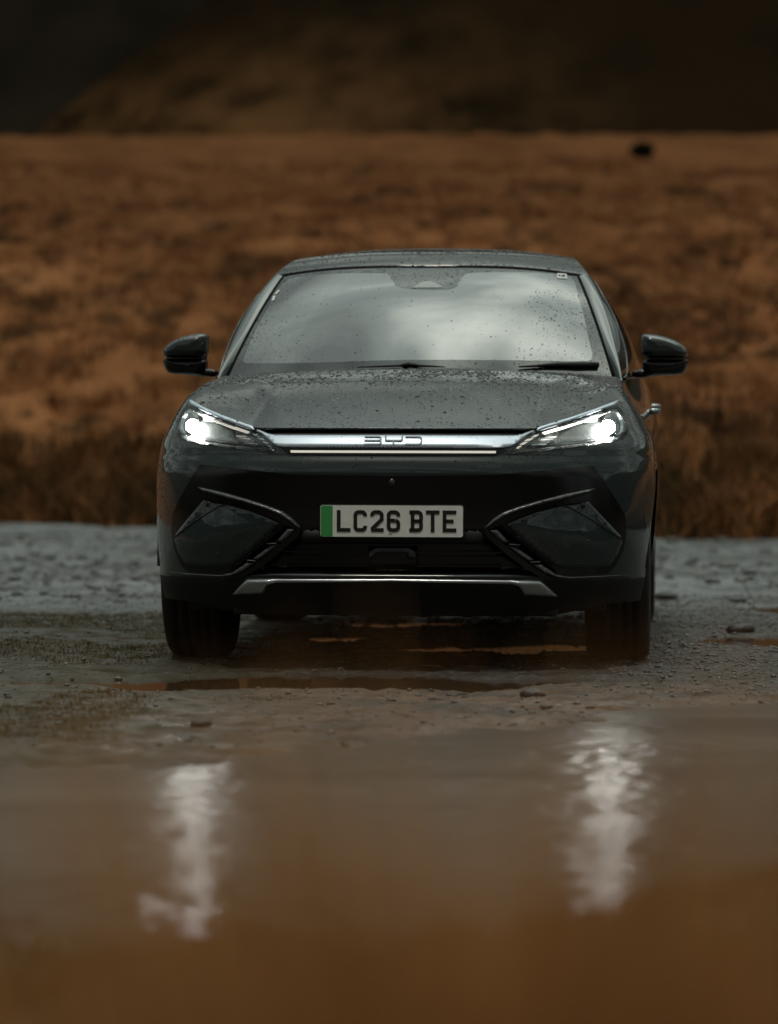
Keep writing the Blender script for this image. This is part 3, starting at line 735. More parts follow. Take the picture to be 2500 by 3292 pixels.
# tiny maker's mark under the characters
def tiny(name, txt, x, z, size):
    cu = bpy.data.curves.new(name, 'FONT'); cu.body = txt; cu.size = size; cu.align_x = 'CENTER'; cu.extrude = .0002
    t = bpy.data.objects.new(name, cu); scene.collection.objects.link(t); dg = bpy.context.evaluated_depsgraph_get()
    me = bpy.data.meshes.new_from_object(t.evaluated_get(dg)); bpy.data.objects.remove(t); o = bpy.data.objects.new(name, me); scene.collection.objects.link(o)
    me.materials.clear(); me.materials.append(CHARM); o.parent = PL; o.location = (x, yp - .005, z); o.rotation_euler = (PI / 2, 0, 0); return o
tiny('maker_mark', 'BYD', lx(826), lz(414), .007)

# --- headlamps
REFL = pmat('lamp_reflector', (0.14, 0.16, 0.16), 0.8, 0.5)
for sg in (1, -1):
    V, F = patch(LENSP, onR, .010, .003, -.01)
    if sg < 0: V, F = mirV(V, F)
    hl = mesh('headlight', V, F, pmat('lamp_housing', (0.10, 0.115, 0.115), 0.7, 0.3) if sg > 0 else bpy.data.materials['lamp_housing'], car)
    hl['label'] = 'lit headlight on the right of the picture with glowing strip' if sg > 0 else 'lit headlight on the left of the picture'
    def add(nm, poly, mat, **k):
        V, F = patch(poly, onF, **k)
        if sg < 0: V, F = mirV(V, F)
        return mesh(nm, V, F, mat, hl)
    add('lens', LENSP, LENS, step=.014, top=.004)
    # light guide under the brow and its ladder end
    add('light_guide', fpl([(412, 884), (436, 894), (462, 906), (500, 920.5), (536, 933), (531, 937.5), (497, 927), (460, 912.5), (432, 900), (412, 889)]), DRL2 if sg > 0 else DRLM, step=.014, top=-.006, low=-.02, rnd=.003)
    for k in range(4):
        t0 = k / 4; a0 = np.array([540, 937]) * (1 - t0) + np.array([583, 970]) * t0; w_ = 16 + 0 * t0; hh = np.array([9.5, 7.4])
        q = [a0 + np.array([0, 0]), a0 + np.array([w_, 1.5]), a0 + np.array([w_ + 1, 1.5]) + hh * .85, a0 + hh * .85]
        q = [np.minimum(p, [1e9, 977]) for p in q]
        add('light_rung', fpl([tuple(p) for p in q]), BARM if sg < 0 else DRLM, step=.01, top=-.004, low=-.02, rnd=.002)
    # ribbed reflector
    for k in range(4):
        q = [(505 + 6 * k, 941 + 5.2 * k), (528 + 8 * k, 942 + 5.2 * k), (530 + 8 * k, 945.2 + 5.2 * k), (507 + 6 * k, 944.2 + 5.2 * k)]
        add('reflector_rib', fpl(q), CHROME, step=.01, top=-.015, low=-.03)
    add('reflector', fpl([(396, 905), (470, 915), (500, 932), (505, 958), (440, 952), (402, 945), (390, 925)]), REFL, step=.014, top=-.036, low=-.045, rnd=.02)
    add('inner_trim', fpl([(430, 951), (489, 958), (545, 965), (575, 968), (585, 973), (545, 969), (489, 963), (430, 956)]), GLOSSB, step=.014, top=-.012, low=-.04)
    # lit projector
    lx_, lz_ = fp(421, 926); lx_ = .778; lz_ += .008
    yl = float(Fbase(lx_, lz_)) + .020
    pr, pf = [], []
    V, F = lathe([(-.012, .0001), (-.011, .010), (-.006, .020), (.0, .026)], 24)
    V = [(sg * lx_ + v[2], yl + v[0], lz_ + v[1]) for v in V]; mesh('bulb', V, F, LAMPM, hl)
    V, F = lathe([(.0, .026), (-.002, .030), (.0, .032), (.03, .032)], 24)
    V = [(sg * lx_ + v[2], yl + v[0], lz_ + v[1]) for v in V]; mesh('projector_ring', V, F, GLOSSB, hl)
    ld = bpy.data.lights.new('headlight_beam', 'SPOT'); lo = bpy.data.objects.new('headlight_beam', ld); scene.collection.objects.link(lo)
    ld.energy = 600; ld.spot_size = math.radians(44); ld.spot_blend = .8; ld.shadow_soft_size = .022; ld.color = (1, .97, .9)
    lo.parent = hl; lo.location = (sg * lx_, yl - .035, lz_); lo.rotation_euler = (math.radians(90 - 6), 0, 0)
# --- mirrors
def mp(px, py): return (-((px - 840) * 15.83 / 8306 - .142), .877 - (py - 932) * 15.83 / 8306)
def pillow(outline, yb, depth, n=10, back=.05, flat_=.0):
    q = np.array(outline); c = q.mean(0); V = []; F = []; m_ = len(q)
    ring = [(1.0, yb + back), (1.0, yb)]
    for k in range(1, n): a = PI / 2 * k / n; ring.append((math.cos(a)**.55, yb - depth * math.sin(a)))
    for s, y in ring:
        for p in q: r = c + (p - c) * s; V.append((r[0], y + flat_ * (r[0] - c[0]), r[1]))
    for i in range(len(ring) - 1):
        for j in range(m_): F.append((i * m_ + j, i * m_ + (j + 1) % m_, (i + 1) * m_ + (j + 1) % m_, (i + 1) * m_ + j))
    F.append(tuple(range((len(ring) - 1) * m_, len(ring) * m_))); F.append(tuple(range(m_))[::-1])
    return V, F
capo = dens(chaikin([mp(*p) for p in [(349, 773), (350, 757), (362, 744), (385, 732), (411, 725), (437, 722), (448, 724), (449, 738), (446.5, 775), (400, 775)]], 1), .012)
lowo = dens(chaikin([mp(*p) for p in [(347.5, 778), (352, 797), (363, 809), (405, 810), (443, 813), (445, 797), (446, 776), (400, 776), (350, 775.5)]], 1), .012)
armo = dens(chaikin([mp(*p) for p in [(356, 801), (364, 809), (405, 811), (456, 816.5), (470, 812), (468, 801), (444, 796.5), (400, 797)]], 1), .012)
for sg in (1, -1):
    def mk(nm, outline, yb, dp, mat, par, **k):
        V, F = pillow(outline, yb, dp, **k)
        if sg < 0: V = [(-v[0], v[1], v[2]) for v in V]
        o = mesh(nm, V, F, mat, par); weld(o, 1e-5, True); return o
    mm_ = mk('wing_mirror', capo, 1.72, .085, PAINT, car, back=.07, flat_=.25)
    mk('mirror_base', lowo, 1.735, .06, GLOSSB, mm_, back=.06, flat_=.25)
    mk('mirror_arm', armo, 1.74, .035, GLOSSB, mm_, back=.04, flat_=.1)
    q = [tuple(np.array(p)) for p in capo]; V, F = patch([(x, z) for x, z in [mp(*p) for p in [(353, 772), (358, 748), (400, 730), (443, 728), (441, 798), (360, 798)]]], flat(1.80), .05, -.001, .0)
    if sg < 0: V, F = mirV(V, F)
    mesh('mirror_glass', V, F, CHROME, mm_)

# --- rain drops standing on the bodywork (real beads)
DROPM = pmat('water_bead', (.010, .013, .013), 0, .02, ior=1.45)
def beads(name, P, Nn, rad, parent, asp=.5):
    """P points, Nn normals, rad radii -> one mesh of small domes"""
    n = len(P); Nn = Nn / np.linalg.norm(Nn, axis=1)[:, None]; a = np.cross(Nn, np.array([0, 0, 1.0])); bad = np.linalg.norm(a, axis=1) < .05; a[bad] = np.array([1., 0, 0]); a /= np.linalg.norm(a, axis=1)[:, None]; b = np.cross(Nn, a)
    K = 8; V = []; el = rng.uniform(.8, 1.35, n)[:, None]
    for (s_, h_) in ((1.0, -.08), (.82, .32), (.45, .52)):
        for k in range(K):
            t = 2 * PI * k / K; V.append(P + a * (rad * s_ * math.cos(t))[:, None] + b * (rad * s_ * math.sin(t))[:, None] * el + Nn * (rad * h_ * asp / .5)[:, None])
    V.append(P + Nn * (rad * .58 * asp / .5)[:, None]); V = np.stack(V, 1); F = []
    for r in range(2):
        for k in range(K): F.append((r * K + k, r * K + (k + 1) % K, (r + 1) * K + (k + 1) % K, (r + 1) * K + k))
    for k in range(0, K): F.append((2 * K + k, 2 * K + (k + 1) % K, 3 * K, 3 * K))
    tri = [f for f in F if f[2] == f[3]]; qd = [f for f in F if f[2] != f[3]]
    allf = [(f[0], f[1], f[2]) for f in tri] + [(f[0], f[1], f[2]) for f in qd] + [(f[0], f[2], f[3]) for f in qd]
    FF = np.array(allf)[None] + (np.arange(n) * (3 * K + 1))[:, None, None]
    o = bigmesh(name, V.reshape(-1, 3), FF.reshape(-1, 3), DROPM, 'stuff'); o.parent = parent; return o
def mesh_points(o, n, wfn):
    me = o.data; nv = len(me.vertices); co = np.empty(nv * 3, np.float32); me.vertices.foreach_get('co', co); co = co.reshape(-1, 3)
    bm = bmesh.new(); bm.from_mesh(me); bmesh.ops.triangulate(bm, faces=bm.faces); bm.normal_update(); T = np.array([[v.index for v in f.verts] for f in bm.faces]); fn_ = np.array([f.normal[:] for f in bm.faces]); ar = np.array([f.calc_area() for f in bm.faces]); bm.free()
    c = co[T].mean(1); w = ar * wfn(c, fn_); w /= w.sum(); k = rng.choice(len(T), n, p=w); r1 = np.sqrt(rng.random(n)); r2 = rng.random(n)
    P = co[T[k, 0]] * (1 - r1)[:, None] + co[T[k, 1]] * (r1 * (1 - r2))[:, None] + co[T[k, 2]] * (r1 * r2)[:, None]
    return P.astype(float), fn_[k].astype(float)
def rain_on(o, n, r0, r1, wfn, up=True, pw=2.5, asp=.5, parent=None):
    P, Nn = mesh_points(o, n, wfn)
    if up: Nn = np.where((Nn[:, 2:3] < 0), -Nn, Nn)
    else: Nn = np.where((Nn[:, 1:2] > 0), -Nn, Nn)
    rad = r0 * (r1 / r0)**(rng.random(n)**pw); return beads('rain_drops', P, Nn, rad, parent or o, asp)
patchy = lambda c: (.25 + sstep(fbm(c[:, 0] * 5, c[:, 1] * 4, 3, 301), -.15, .25))
rain_on(BON, 9000, .0014, .0042, lambda c, n_: (.35 + .3 * sstep(c[:, 1], .2, .7) + 1.9 * sstep(c[:, 1], .75, 1.1)) * patchy(c) * (c[:, 1] > .05))
rain_on(BON, 900, .004, .0085, lambda c, n_: (.10 + 2.2 * sstep(c[:, 1], .65, 1.0)) * patchy(c) * (c[:, 1] > .08), pw=1.5)
rain_on(ROOF, 2600, .002, .006, lambda c, n_: (c[:, 1] < 3.2) * patchy(c) * (.5 + sstep(c[:, 1], 2.2, 2.7)))
rain_on(wsr, 900, .0016, .0038, lambda c, n_: patchy(c))
rain_on(bpy.data.objects['pane'], 700, .0014, .0036, lambda c, n_: (.05 + sstep(np.abs(c[:, 0]), .35, .6)) * patchy(c), parent=wsr)
rain_on(SHELL['body'], 3600, .0013, .0032, lambda c, n_: (c[:, 1] < .9) * (c[:, 2] > .55) * ((sdpoly(c[:, 0], c[:, 2], GPOLY) < -.006)) * (.3 + np.abs(c[:, 0])) * patchy(c[:, [0, 2]]), up=False)
for o_ in [o_ for o_ in bpy.data.objects if o_.name.startswith('corner_panel')]: rain_on(o_, 420, .0013, .003, lambda c, n_: np.ones(len(c)) * (n_[:, 1] < -.3), up=False)
for o_ in [o_ for o_ in bpy.data.objects if o_.name.startswith('wing_mirror')]: rain_on(o_, 160, .0014, .0034, lambda c, n_: (.2 + sstep(n_[:, 2], -.1, .5)) * (n_[:, 1] < .3), up=False)
rain_on(BAR, 140, .0014, .0032, lambda c, n_: .3 + sstep(c[:, 2], .85, .87), up=False)

# --- wheels
def wheel(x, y, sg):
    prof = [(-.10, .235), (-.118, .27), (-.124, .31), (-.120, .340), (-.108, .356), (-.09, .362)]
    tr = []
    for k, gx in enumerate((-.062, -.022, .022, .062)):
        tr += [(gx - .006, .365), (gx - .004, .357), (gx + .004, .357), (gx + .006, .365)]
    prof = prof + tr + [(-a, r) for a, r in reversed(prof)]
    V, F = lathe(prof, 96); V = [(x + v[0], y + v[1], RW - .003 + v[2]) for v in V]
    w = mesh('wheel', V, F, RUBBER, car); weld(w, 1e-5, True)
    s = sg
    V, F = lathe([(s * .085, .235), (s * .095, .232), (s * .09, .222), (s * .02, .215), (-s * .1, .23)], 64); V = [(x + v[0], y + v[1], RW - .003 + v[2]) for v in V]
    r = mesh('rim', V, F, pmat('rim_dark', (.05, .05, .055), .8, .3) if 'rim_dark' not in bpy.data.materials else bpy.data.materials['rim_dark'], w)
    V = []; F = []
    for k in range(10):
        a = 2 * PI * (k // 2) / 5 + (.16 if k % 2 else -.16); c, sn = math.cos(a), math.sin(a)
        bv, bf = boxm(-.012, .012, .02, .225, -.012, .012); n0 = len(V)
        for (bx, by, bz) in bv: V.append((x + s * (.075 - .02 * by / .22) + bx, y + by * c - bz * sn, RW + by * sn + bz * c))
        F += [tuple(i + n0 for i in f) for f in bf]
    q = mesh('spokes', V, F, bpy.data.materials['rim_dark'], w, False)
    V, F = lathe([(s * .09, .0001), (s * .09, .03), (s * .07, .05), (0, .06)], 32); V = [(x + v[0], y + v[1], RW + v[2]) for v in V]
    mesh('hub', V, F, bpy.data.materials['rim_dark'], w)
    V, F = lathe([(s * .03, .0001), (s * .03, .17), (s * .01, .17), (s * .01, .0001)], 48); V = [(x + v[0], y + v[1], RW + v[2]) for v in V]
    mesh('brake_disc', V, F, HANDLEM, w)
for y in (YF, YR):
    for sg in (1, -1): wheel(sg * .81, y, sg)
# underbody, liners, undertray
V, F = boxm(-.64, .64, .62, 4.55, .215, .70); bev(mesh('underbody', V, F, MATTB, car, False), .03)
V, F = boxm(-.60, .60, .16, .60, .198, .60); bev(mesh('front_subframe', V, F, MATTB, car, False), .01)
V, F = boxm(.58, .77, .30, .50, .212, .50); mesh('air_guide', V, F, MATTB, car, False)
V, F = boxm(-.77, -.58, .30, .50, .212, .50); mesh('air_guide', V, F, MATTB, car, False)
for x in (-.36, -.20, -.05, .09, .26):
    V, F = boxm(x - .02, x + .02, .30, .34, .186, .20); bev(mesh('tray_clip', V, F, MATTB, car, False), .005)
for x in (-1, 1):
    for y in (YF, YR):
        V, F = tube([(x * .64, y, RW), (x * .80, y, RW)], .05, 12); mesh('axle', V, F, MATTB, car)
        pr = [(a_, .44) for a_ in (.62 * x, .90 * x)]; V = []; F = []
        for k in range(33):
            a = PI * k / 32
            for q in (.62, .93): V.append((x * q, y + .44 * math.cos(a), RW + .44 * math.sin(a)))
        F = [(2 * k, 2 * k + 1, 2 * k + 3, 2 * k + 2) for k in range(32)]
        mesh('wheel_arch_liner', V, F, MATTB, car)
# door handles
for sg in (1, -1):
    for i, (dk, y) in enumerate((('front_door', 2.22), ('rear_door', 3.20))):
        z = .965 if i == 0 else .99; xx = float(w_side(np.array(z), np.array(y)))
        V, F = tube([(sg * (xx + a), y + b, z) for a, b in ((-.005, -.12), (.020, -.10), (.026, -.04), (.026, .04), (.020, .10), (-.005, .12))], .012, 10)
        mesh('door_handle', V, F, HANDLEM, SHELL[dk + ('0' if sg > 0 else '1')])
# rear
V, F = boxm(-.80, .80, 4.735, 4.752, .84, .88); bev(mesh('tail_light', V, F, pmat('tail_red', (.3, .01, .01), 0, .2, 1), car, False), .004)
V, F = boxm(-.26, .26, 4.735, 4.75, .55, .66); bev(mesh('rear_number_plate', V, F, pmat('plate_yellow', (.6, .45, .05), 0, .4), car, False), .004)

# ------------------------------------------------------------------ the place
PUD = [  # puddles: cx, cy, rx, ry, depth
    (-.15, -.50, .85, .42, .07), (.45, -.42, .5, .22, .05), (-.22, 2.45, .30, .40, .06), (.50, 1.65, .48, .42, .06), (.05, 3.6, .6, .45, .05),
    (1.95, 2.2, .75, .50, .06), (-1.1, 2.4, .45, .32, .045), (-1.05, -.45, .40, .22, .04), (-.95, .0, .2, .12, .03), (.75, -.45, .35, .12, .05), (2.6, 5.2, 1.2, .6, .05), (.2, .55, .35, .2, .04)]
def shore(x): return np.interp(x, [-3, -1.2, -.35, 0, .56, 1.27, 3], [-4.3, -3.9, -3.45, -2.95, -2.15, -1.45, -.6])
def ground_h(x, y):
    h = .012 * fbm(x * .9, y * .6, 3, 1) + .012 * fbm(x * 4, y * 2.2, 4, 5) + .010 * fbm(x * 19, y * 13, 3, 9) + .009 * np.maximum(fbm(x * 9, y * 8, 3, 17), 0) + .0035 * fbm(x * 46, y * 40, 1, 19) + .001
    near = (1 - sstep(np.abs(x), 30, 60)) * (1 - sstep(np.abs(y), 30, 60))
    h = h * (.25 + .75 * near)
    for cx_, cy_, rx, ry, dp in PUD:
        d = np.hypot((x - cx_) / rx, (y - cy_) / ry) + .55 * fbm(x * 3.1, y * 2.3, 3, 21)
        h = h - dp * (1 - sstep(d, .55, 1.1))
    s = y - shore(x) + .35 * fbm(x * 1.7, y * 1.7, 3, 33) + .15 * fbm(x * 7, y * 4, 2, 37)
    h = h - .13 * (1 - sstep(s, -1.0, .25)) * (1 - sstep(np.abs(x), 14, 18)) * sstep(y, -24, -20)
    # near bank of the flooded patch
    nb = sstep(y + .9 * fbm(x * .9 + 3.3, y * .7, 3, 51) + .10 * x, -6.35, -7.4) * (1 - sstep(np.abs(x), 14, 18)) * sstep(y, -26, -22)
    h = h + nb * (.16 + .05 * fbm(x * 2.5, y * 2, 3, 53))
    # grass bank shoulder on the left, a touch higher
    h = h + .03 * np.exp(-((x + 1.7) / .7)**2 - ((y - 1.2) / 1.4)**2)
    # level where the tyres stand
    c, s_ = math.cos(YAW), math.sin(YAW)
    for wy in (YF, YR):
        for wx in (-.81, .81):
            X = .01 + wx * c + wy * s_; Y = -wx * s_ + wy * c
            k = np.exp(-((x - X) / .20)**4 - ((y - Y) / .22)**4); h = h * (1 - k) + 0.0 * k
    return h
def axis(core0, core1, step, far0, far1, g=1.12):
    a = list(np.arange(core0, core1 + 1e-6, step)); s = step; v = core1
    while v < far1: s *= g; v += s; a.append(v)
    s = step; v = core0
    while v > far0: s *= g; v -= s; a.insert(0, v)
    return np.array(a)
gx = axis(-2.5, 2.7, .016, -900, 900); gy = np.concatenate([axis(-4.6, 5.0, .019, -900, 5.0, 1.05)[:-1], axis(5.0, 5.0, .03, 5.0, 60, 1.02)])
X, Y = np.meshgrid(gx, gy); Z = ground_h(X, Y)
# ground material
def gmat():
    m, nt, p = newmat('wet_gravel'); tcn = N(nt, 'ShaderNodeTexCoord'); ob = tcn.outputs['Object']
    def nz(sc, det=6, ro=.55):
        n = N(nt, 'ShaderNodeTexNoise'); n.inputs['Scale'].default_value = sc; n.inputs['Detail'].default_value = det; n.inputs['Roughness'].default_value = ro; nt.links.new(ob, n.inputs['Vector']); return n.outputs['Fac']
    def rng_(v, a, b, c=0., d=1.):
        n = N(nt, 'ShaderNodeMapRange'); nt.links.new(v, n.inputs['Value']); n.inputs['From Min'].default_value = a; n.inputs['From Max'].default_value = b; n.inputs['To Min'].default_value = c; n.inputs['To Max'].default_value = d; return n.outputs[0]
    def mixc(f, a, b):
        n = N(nt, 'ShaderNodeMix', data_type='RGBA'); nt.links.new(f, n.inputs['Factor'])
        for k, v in (('A', a), ('B', b)):
            if isinstance(v, tuple): n.inputs[k].default_value = (*v, 1)
            else: nt.links.new(v, n.inputs[k])
        return n.outputs['Result']
    sp = N(nt, 'ShaderNodeSeparateXYZ'); nt.links.new(ob, sp.inputs[0])
    grey = mixc(rng_(nz(38, 3, .7), .4, .62), (.018, .018, .017), (.075, .073, .068))
    brown = mixc(rng_(nz(24, 5, .6), .36, .64), (.050, .031, .020), (.150, .094, .060))
    # brown mud lies in front of the car, grey stone chippings behind it
    yw = mth(nt, 'ADD', sp.outputs['Y'], mth(nt, 'MULTIPLY', nz(.9, 4), 1.6))
    c = mixc(rng_(yw, -.2, .5), brown, grey)
    dk = mixc(rng_(nz(2.2, 5, .6), .48, .62), c, (.030, .024, .017))
    moss = mth(nt, 'MULTIPLY', rng_(mth(nt, 'ADD', sp.outputs['X'], mth(nt, 'MULTIPLY', nz(1.6, 4), 1.1)), .35, -.25), rng_(sp.outputs['Y'], 5.2, 4.0))
    moss = mth(nt, 'MULTIPLY', moss, rng_(nz(5, 5), .34, .50))
    c2 = mixc(moss, dk, (.030, .027, .012))
    far = rng_(sp.outputs['Y'], 3.4, 6.5); c3 = mixc(far, c2, mixc(rng_(nz(9, 4, .7), .52, .64), mixc(rng_(nz(.9, 7, .72), .42, .58), (.18, .195, .20), (.055, .055, .052)), (.03, .03, .028)))
    nbk = rng_(sp.outputs['Y'], -6.2, -6.9); c3 = mixc(nbk, c3, mixc(rng_(nz(7, 5), .4, .6), (.030, .019, .009), (.08, .043, .018)))
    nt.links.new(c3, p.inputs['Base Color'])
    nt.links.new(rng_(nz(6, 5), .35, .65, .22, .92), p.inputs['Roughness']); p.inputs['Specular IOR Level'].default_value = .38
    hgt = mth(nt, 'ADD', mth(nt, 'MULTIPLY', nz(90, 4, .7), .5), nz(24, 5, .6)); b = N(nt, 'ShaderNodeBump'); b.inputs['Strength'].default_value = .9; b.inputs['Distance'].default_value = .014
    nt.links.new(hgt, b.inputs['Height']); nt.links.new(b.outputs[0], p.inputs['Normal'])
    return m
ground = bigmesh('ground', np.stack([X.ravel(), Y.ravel(), Z.ravel()], -1), gridfaces(len(gy), len(gx)), gmat(), 'structure')
# water: one level sheet that shows in every hollow
def wmat(name, col, rough, sc, st, dist):
    m, nt, p = newmat(name); p.inputs['Base Color'].default_value = (*col, 1); p.inputs['Roughness'].default_value = rough; p.inputs['IOR'].default_value = 1.33
    tcn = N(nt, 'ShaderNodeTexCoord'); mp_ = N(nt, 'ShaderNodeMapping'); mp_.inputs['Scale'].default_value = (1.0, 1.0, 1); nt.links.new(tcn.outputs['Object'], mp_.inputs['Vector'])
    n1_ = N(nt, 'ShaderNodeTexNoise'); n1_.inputs['Scale'].default_value = sc; n1_.inputs['Detail'].default_value = 5; n1_.inputs['Roughness'].default_value = .6; n1_.inputs['Distortion'].default_value = .4
    nt.links.new(mp_.outputs[0], n1_.inputs['Vector'])
    b = N(nt, 'ShaderNodeBump'); b.inputs['Strength'].default_value = st; b.inputs['Distance'].default_value = dist; nt.links.new(n1_.outputs['Fac'], b.inputs['Height']); nt.links.new(b.outputs[0], p.inputs['Normal'])
    n2_ = N(nt, 'ShaderNodeTexNoise'); n2_.inputs['Scale'].default_value = 1.1; n2_.inputs['Detail'].default_value = 4; mp2 = N(nt, 'ShaderNodeMapping'); mp2.inputs['Scale'].default_value = (.35, 1.5, 1)
    nt.links.new(tcn.outputs['Object'], mp2.inputs['Vector']); nt.links.new(mp2.outputs[0], n2_.inputs['Vector'])
    mx = N(nt, 'ShaderNodeMix', data_type='RGBA'); rp = N(nt, 'ShaderNodeMapRange'); rp.inputs['From Min'].default_value = .38; rp.inputs['From Max'].default_value = .62
    nt.links.new(n2_.outputs['Fac'], rp.inputs['Value']); nt.links.new(rp.outputs[0], mx.inputs['Factor']); mx.inputs['A'].default_value = (*col, 1); mx.inputs['B'].default_value = (*(c * .6 for c in col), 1)
    nt.links.new(mx.outputs['Result'], p.inputs['Base Color'])
    if rough > .1:      # calm, smoother water towards the near side
        sy = N(nt, 'ShaderNodeSeparateXYZ'); nt.links.new(tcn.outputs['Object'], sy.inputs[0]); rr = N(nt, 'ShaderNodeMapRange'); nt.links.new(sy.outputs['Y'], rr.inputs['Value'])
        for k_, v_ in (('From Min', -7.6), ('From Max', -6.0), ('To Min', .10), ('To Max', rough)): rr.inputs[k_].default_value = v_
        nt.links.new(rr.outputs[0], p.inputs['Roughness'])
    return m
WL = -.012
def wsheet(name, x0, x1, y0, y1, mat):
    V = [(x0, y0, WL), (x1, y0, WL), (x1, y1, WL), (x0, y1, WL)]; return mesh(name, V, [(0, 1, 2, 3)], mat, None, False, 'structure')
wsheet('puddle_water', -3.5, 4.2, -1.15, 7.0, wmat('puddle', (.035, .022, .012), .03, 9, .25, .004))
# broad flooded patch in front: rippled muddy water
V = []; xs = np.linspace(-14, 14, 57)
fx = axis(-2.0, 2.2, .0125, -16, 16, 1.25); ft = np.concatenate([np.linspace(-20, -9, 12)[:-1], np.arange(-9, -1.16, .015), [-1.16]])
FX, FY = np.meshgrid(fx, ft)
gust = (.35 + 1.3 * vnoise(FX * 1.6, FY * 1.1, 7)) 
FZ = WL + gust * (.0032 * fbm(FX * 12, FY * 7, 3, 201) + .0026 * fbm(FX * 3.2, FY * 2.4, 2, 207) + .0016 * fbm(FX * 27, FY * 21, 2, 211))
A = np.stack([FX, FY, FZ], -1)
bigmesh('flood_water', A.reshape(-1, 3), gridfaces(len(ft), len(fx)), wmat('muddy_water', (.115, .100, .085), .25, 70, .22, .0012), 'structure')

# pebbles
def ico(sub=1):
    bm = bmesh.new(); bmesh.ops.create_icosphere(bm, subdivisions=sub, radius=1); V = np.array([v.co[:] for v in bm.verts]); F = np.array([[v.index for v in f.verts] for f in bm.faces]); bm.free(); return V, F
def scatter_pebbles(n, xr, yr, s0, s1, keepfn, pw=2.6):
    bv, bf = ico(1); x = rng.uniform(*xr, n * 3); y = rng.uniform(*yr, n * 3); k = rng.random(n * 3) < keepfn(x, y); x = x[k][:n]; y = y[k][:n]; n = len(x)
    s = s0 * (s1 / s0)**(rng.random(n)**pw); h = ground_h(x, y); k = h > WL - .012; x, y, s, h = x[k], y[k], s[k], h[k]; n = len(x)
    jit = 1 + .25 * (rng.random((n, len(bv), 1)) - .5); sc = np.stack([s * rng.uniform(.8, 1.5, n), s * rng.uniform(.8, 1.3, n), s * rng.uniform(.45, .8, n)], -1)
    P = bv[None] * jit * sc[:, None]; a = rng.random(n) * 6.28; c, s_ = np.cos(a)[:, None], np.sin(a)[:, None]
    Q = np.stack([P[..., 0] * c - P[..., 1] * s_, P[..., 0] * s_ + P[..., 1] * c, P[..., 2]], -1) + np.stack([x, y, h + s * .15], -1)[:, None]
    F = bf[None] + (np.arange(n) * len(bv))[:, None, None]
    return Q.reshape(-1, 3), F.reshape(-1, 3)
def islandmat(name, c1, c2, rough, extra=None):
    m, nt, p = newmat(name); g = N(nt, 'ShaderNodeNewGeometry'); mx = N(nt, 'ShaderNodeMix', data_type='RGBA'); nt.links.new(g.outputs['Random Per Island'], mx.inputs['Factor'])
    mx.inputs['A'].default_value = (*c1, 1); mx.inputs['B'].default_value = (*c2, 1); src = mx.outputs['Result']
    if extra:
        tcn = N(nt, 'ShaderNodeTexCoord'); nz = N(nt, 'ShaderNodeTexNoise'); nz.inputs['Scale'].default_value = extra[1]; nz.inputs['Detail'].default_value = 4; mq = N(nt, 'ShaderNodeMapping'); mq.inputs['Scale'].default_value = (1, .25, 1); nt.links.new(tcn.outputs['Object'], mq.inputs['Vector']); nt.links.new(mq.outputs[0], nz.inputs['Vector'])
        rp = N(nt, 'ShaderNodeMapRange'); rp.inputs['From Min'].default_value = .45; rp.inputs['From Max'].default_value = .6; nt.links.new(nz.outputs['Fac'], rp.inputs['Value'])
        m2 = N(nt, 'ShaderNodeMix', data_type='RGBA'); nt.links.new(rp.outputs[0], m2.inputs['Factor']); nt.links.new(src, m2.inputs['A']); m2.inputs['B'].default_value = (*extra[0], 1); src = m2.outputs['Result']
    nt.links.new(src, p.inputs['Base Color']); p.inputs['Roughness'].default_value = rough; p.inputs['Specular IOR Level'].default_value = .5 if 'stone' in name else .08; return m
Q, F = scatter_pebbles(26000, (-2.6, 3.0), (-3.6, 6.5), .0028, .013, lambda x, y: .20 + .80 * sstep(x + .3 * y, .2, 1.4))
Q2, F2 = scatter_pebbles(5000, (-5, 5), (5.5, 19), .008, .045, lambda x, y: .3 + .7 * (fbm(x * .8, y * .4, 3, 41) > .05), 3.0); F = np.concatenate([F, F2 + len(Q)]); Q = np.concatenate([Q, Q2])
o = bigmesh('gravel', Q, F, islandmat('gravel_stone', (.014, .014, .014), (.09, .082, .072), .42), 'stuff', False)
o['label'] = 'loose wet gravel chippings strewn over the car park'; o['category'] = 'gravel'
def d2w(px, py):
    d = 8306 * .877 / (py - 932); return (px - 840) / 8306 * d, d - 14
STN = pmat('stone', (.014, .012, .011), 0, .5, bump=(60, .6, .01), noise=((.035, .03, .026), 25))
for (px, py, s, lab) in ((1150, 1506, .045, 'round dark stone on the mud in front of the car, right of the number plate'), (1600, 1366, .07, 'flat dark rock lying in the brown puddle at the far right'),
                         (1437, 1297, .07, 'small black rock on pale gravel just behind the rear right wheel'), (845, 1512, .018, 'tiny grey stone on the mud below the number plate'),
                         (432, 1567, .035, 'low dark clod at the left mud bank nearest the left light glitter'), (1180, 1530, .022, 'small pale stone on the mud under the right headlight')):
    x, y = d2w(px, py); bv, bf = ico(2); q = bv * (1 + .28 * (vnoise(bv[:, 0] * 2.1 + px, bv[:, 1] * 2.1 + bv[:, 2] * 1.7) - .5))[:, None] * np.array([s, s * .8, s * .42])
    o = bigmesh('stone', q, bf, STN); o.location = (x, y, max(float(ground_h(np.array(x), np.array(y))), WL) + s * .18); o['label'] = lab; o['category'] = 'stone'; o['group'] = 'loose stones on the ground'

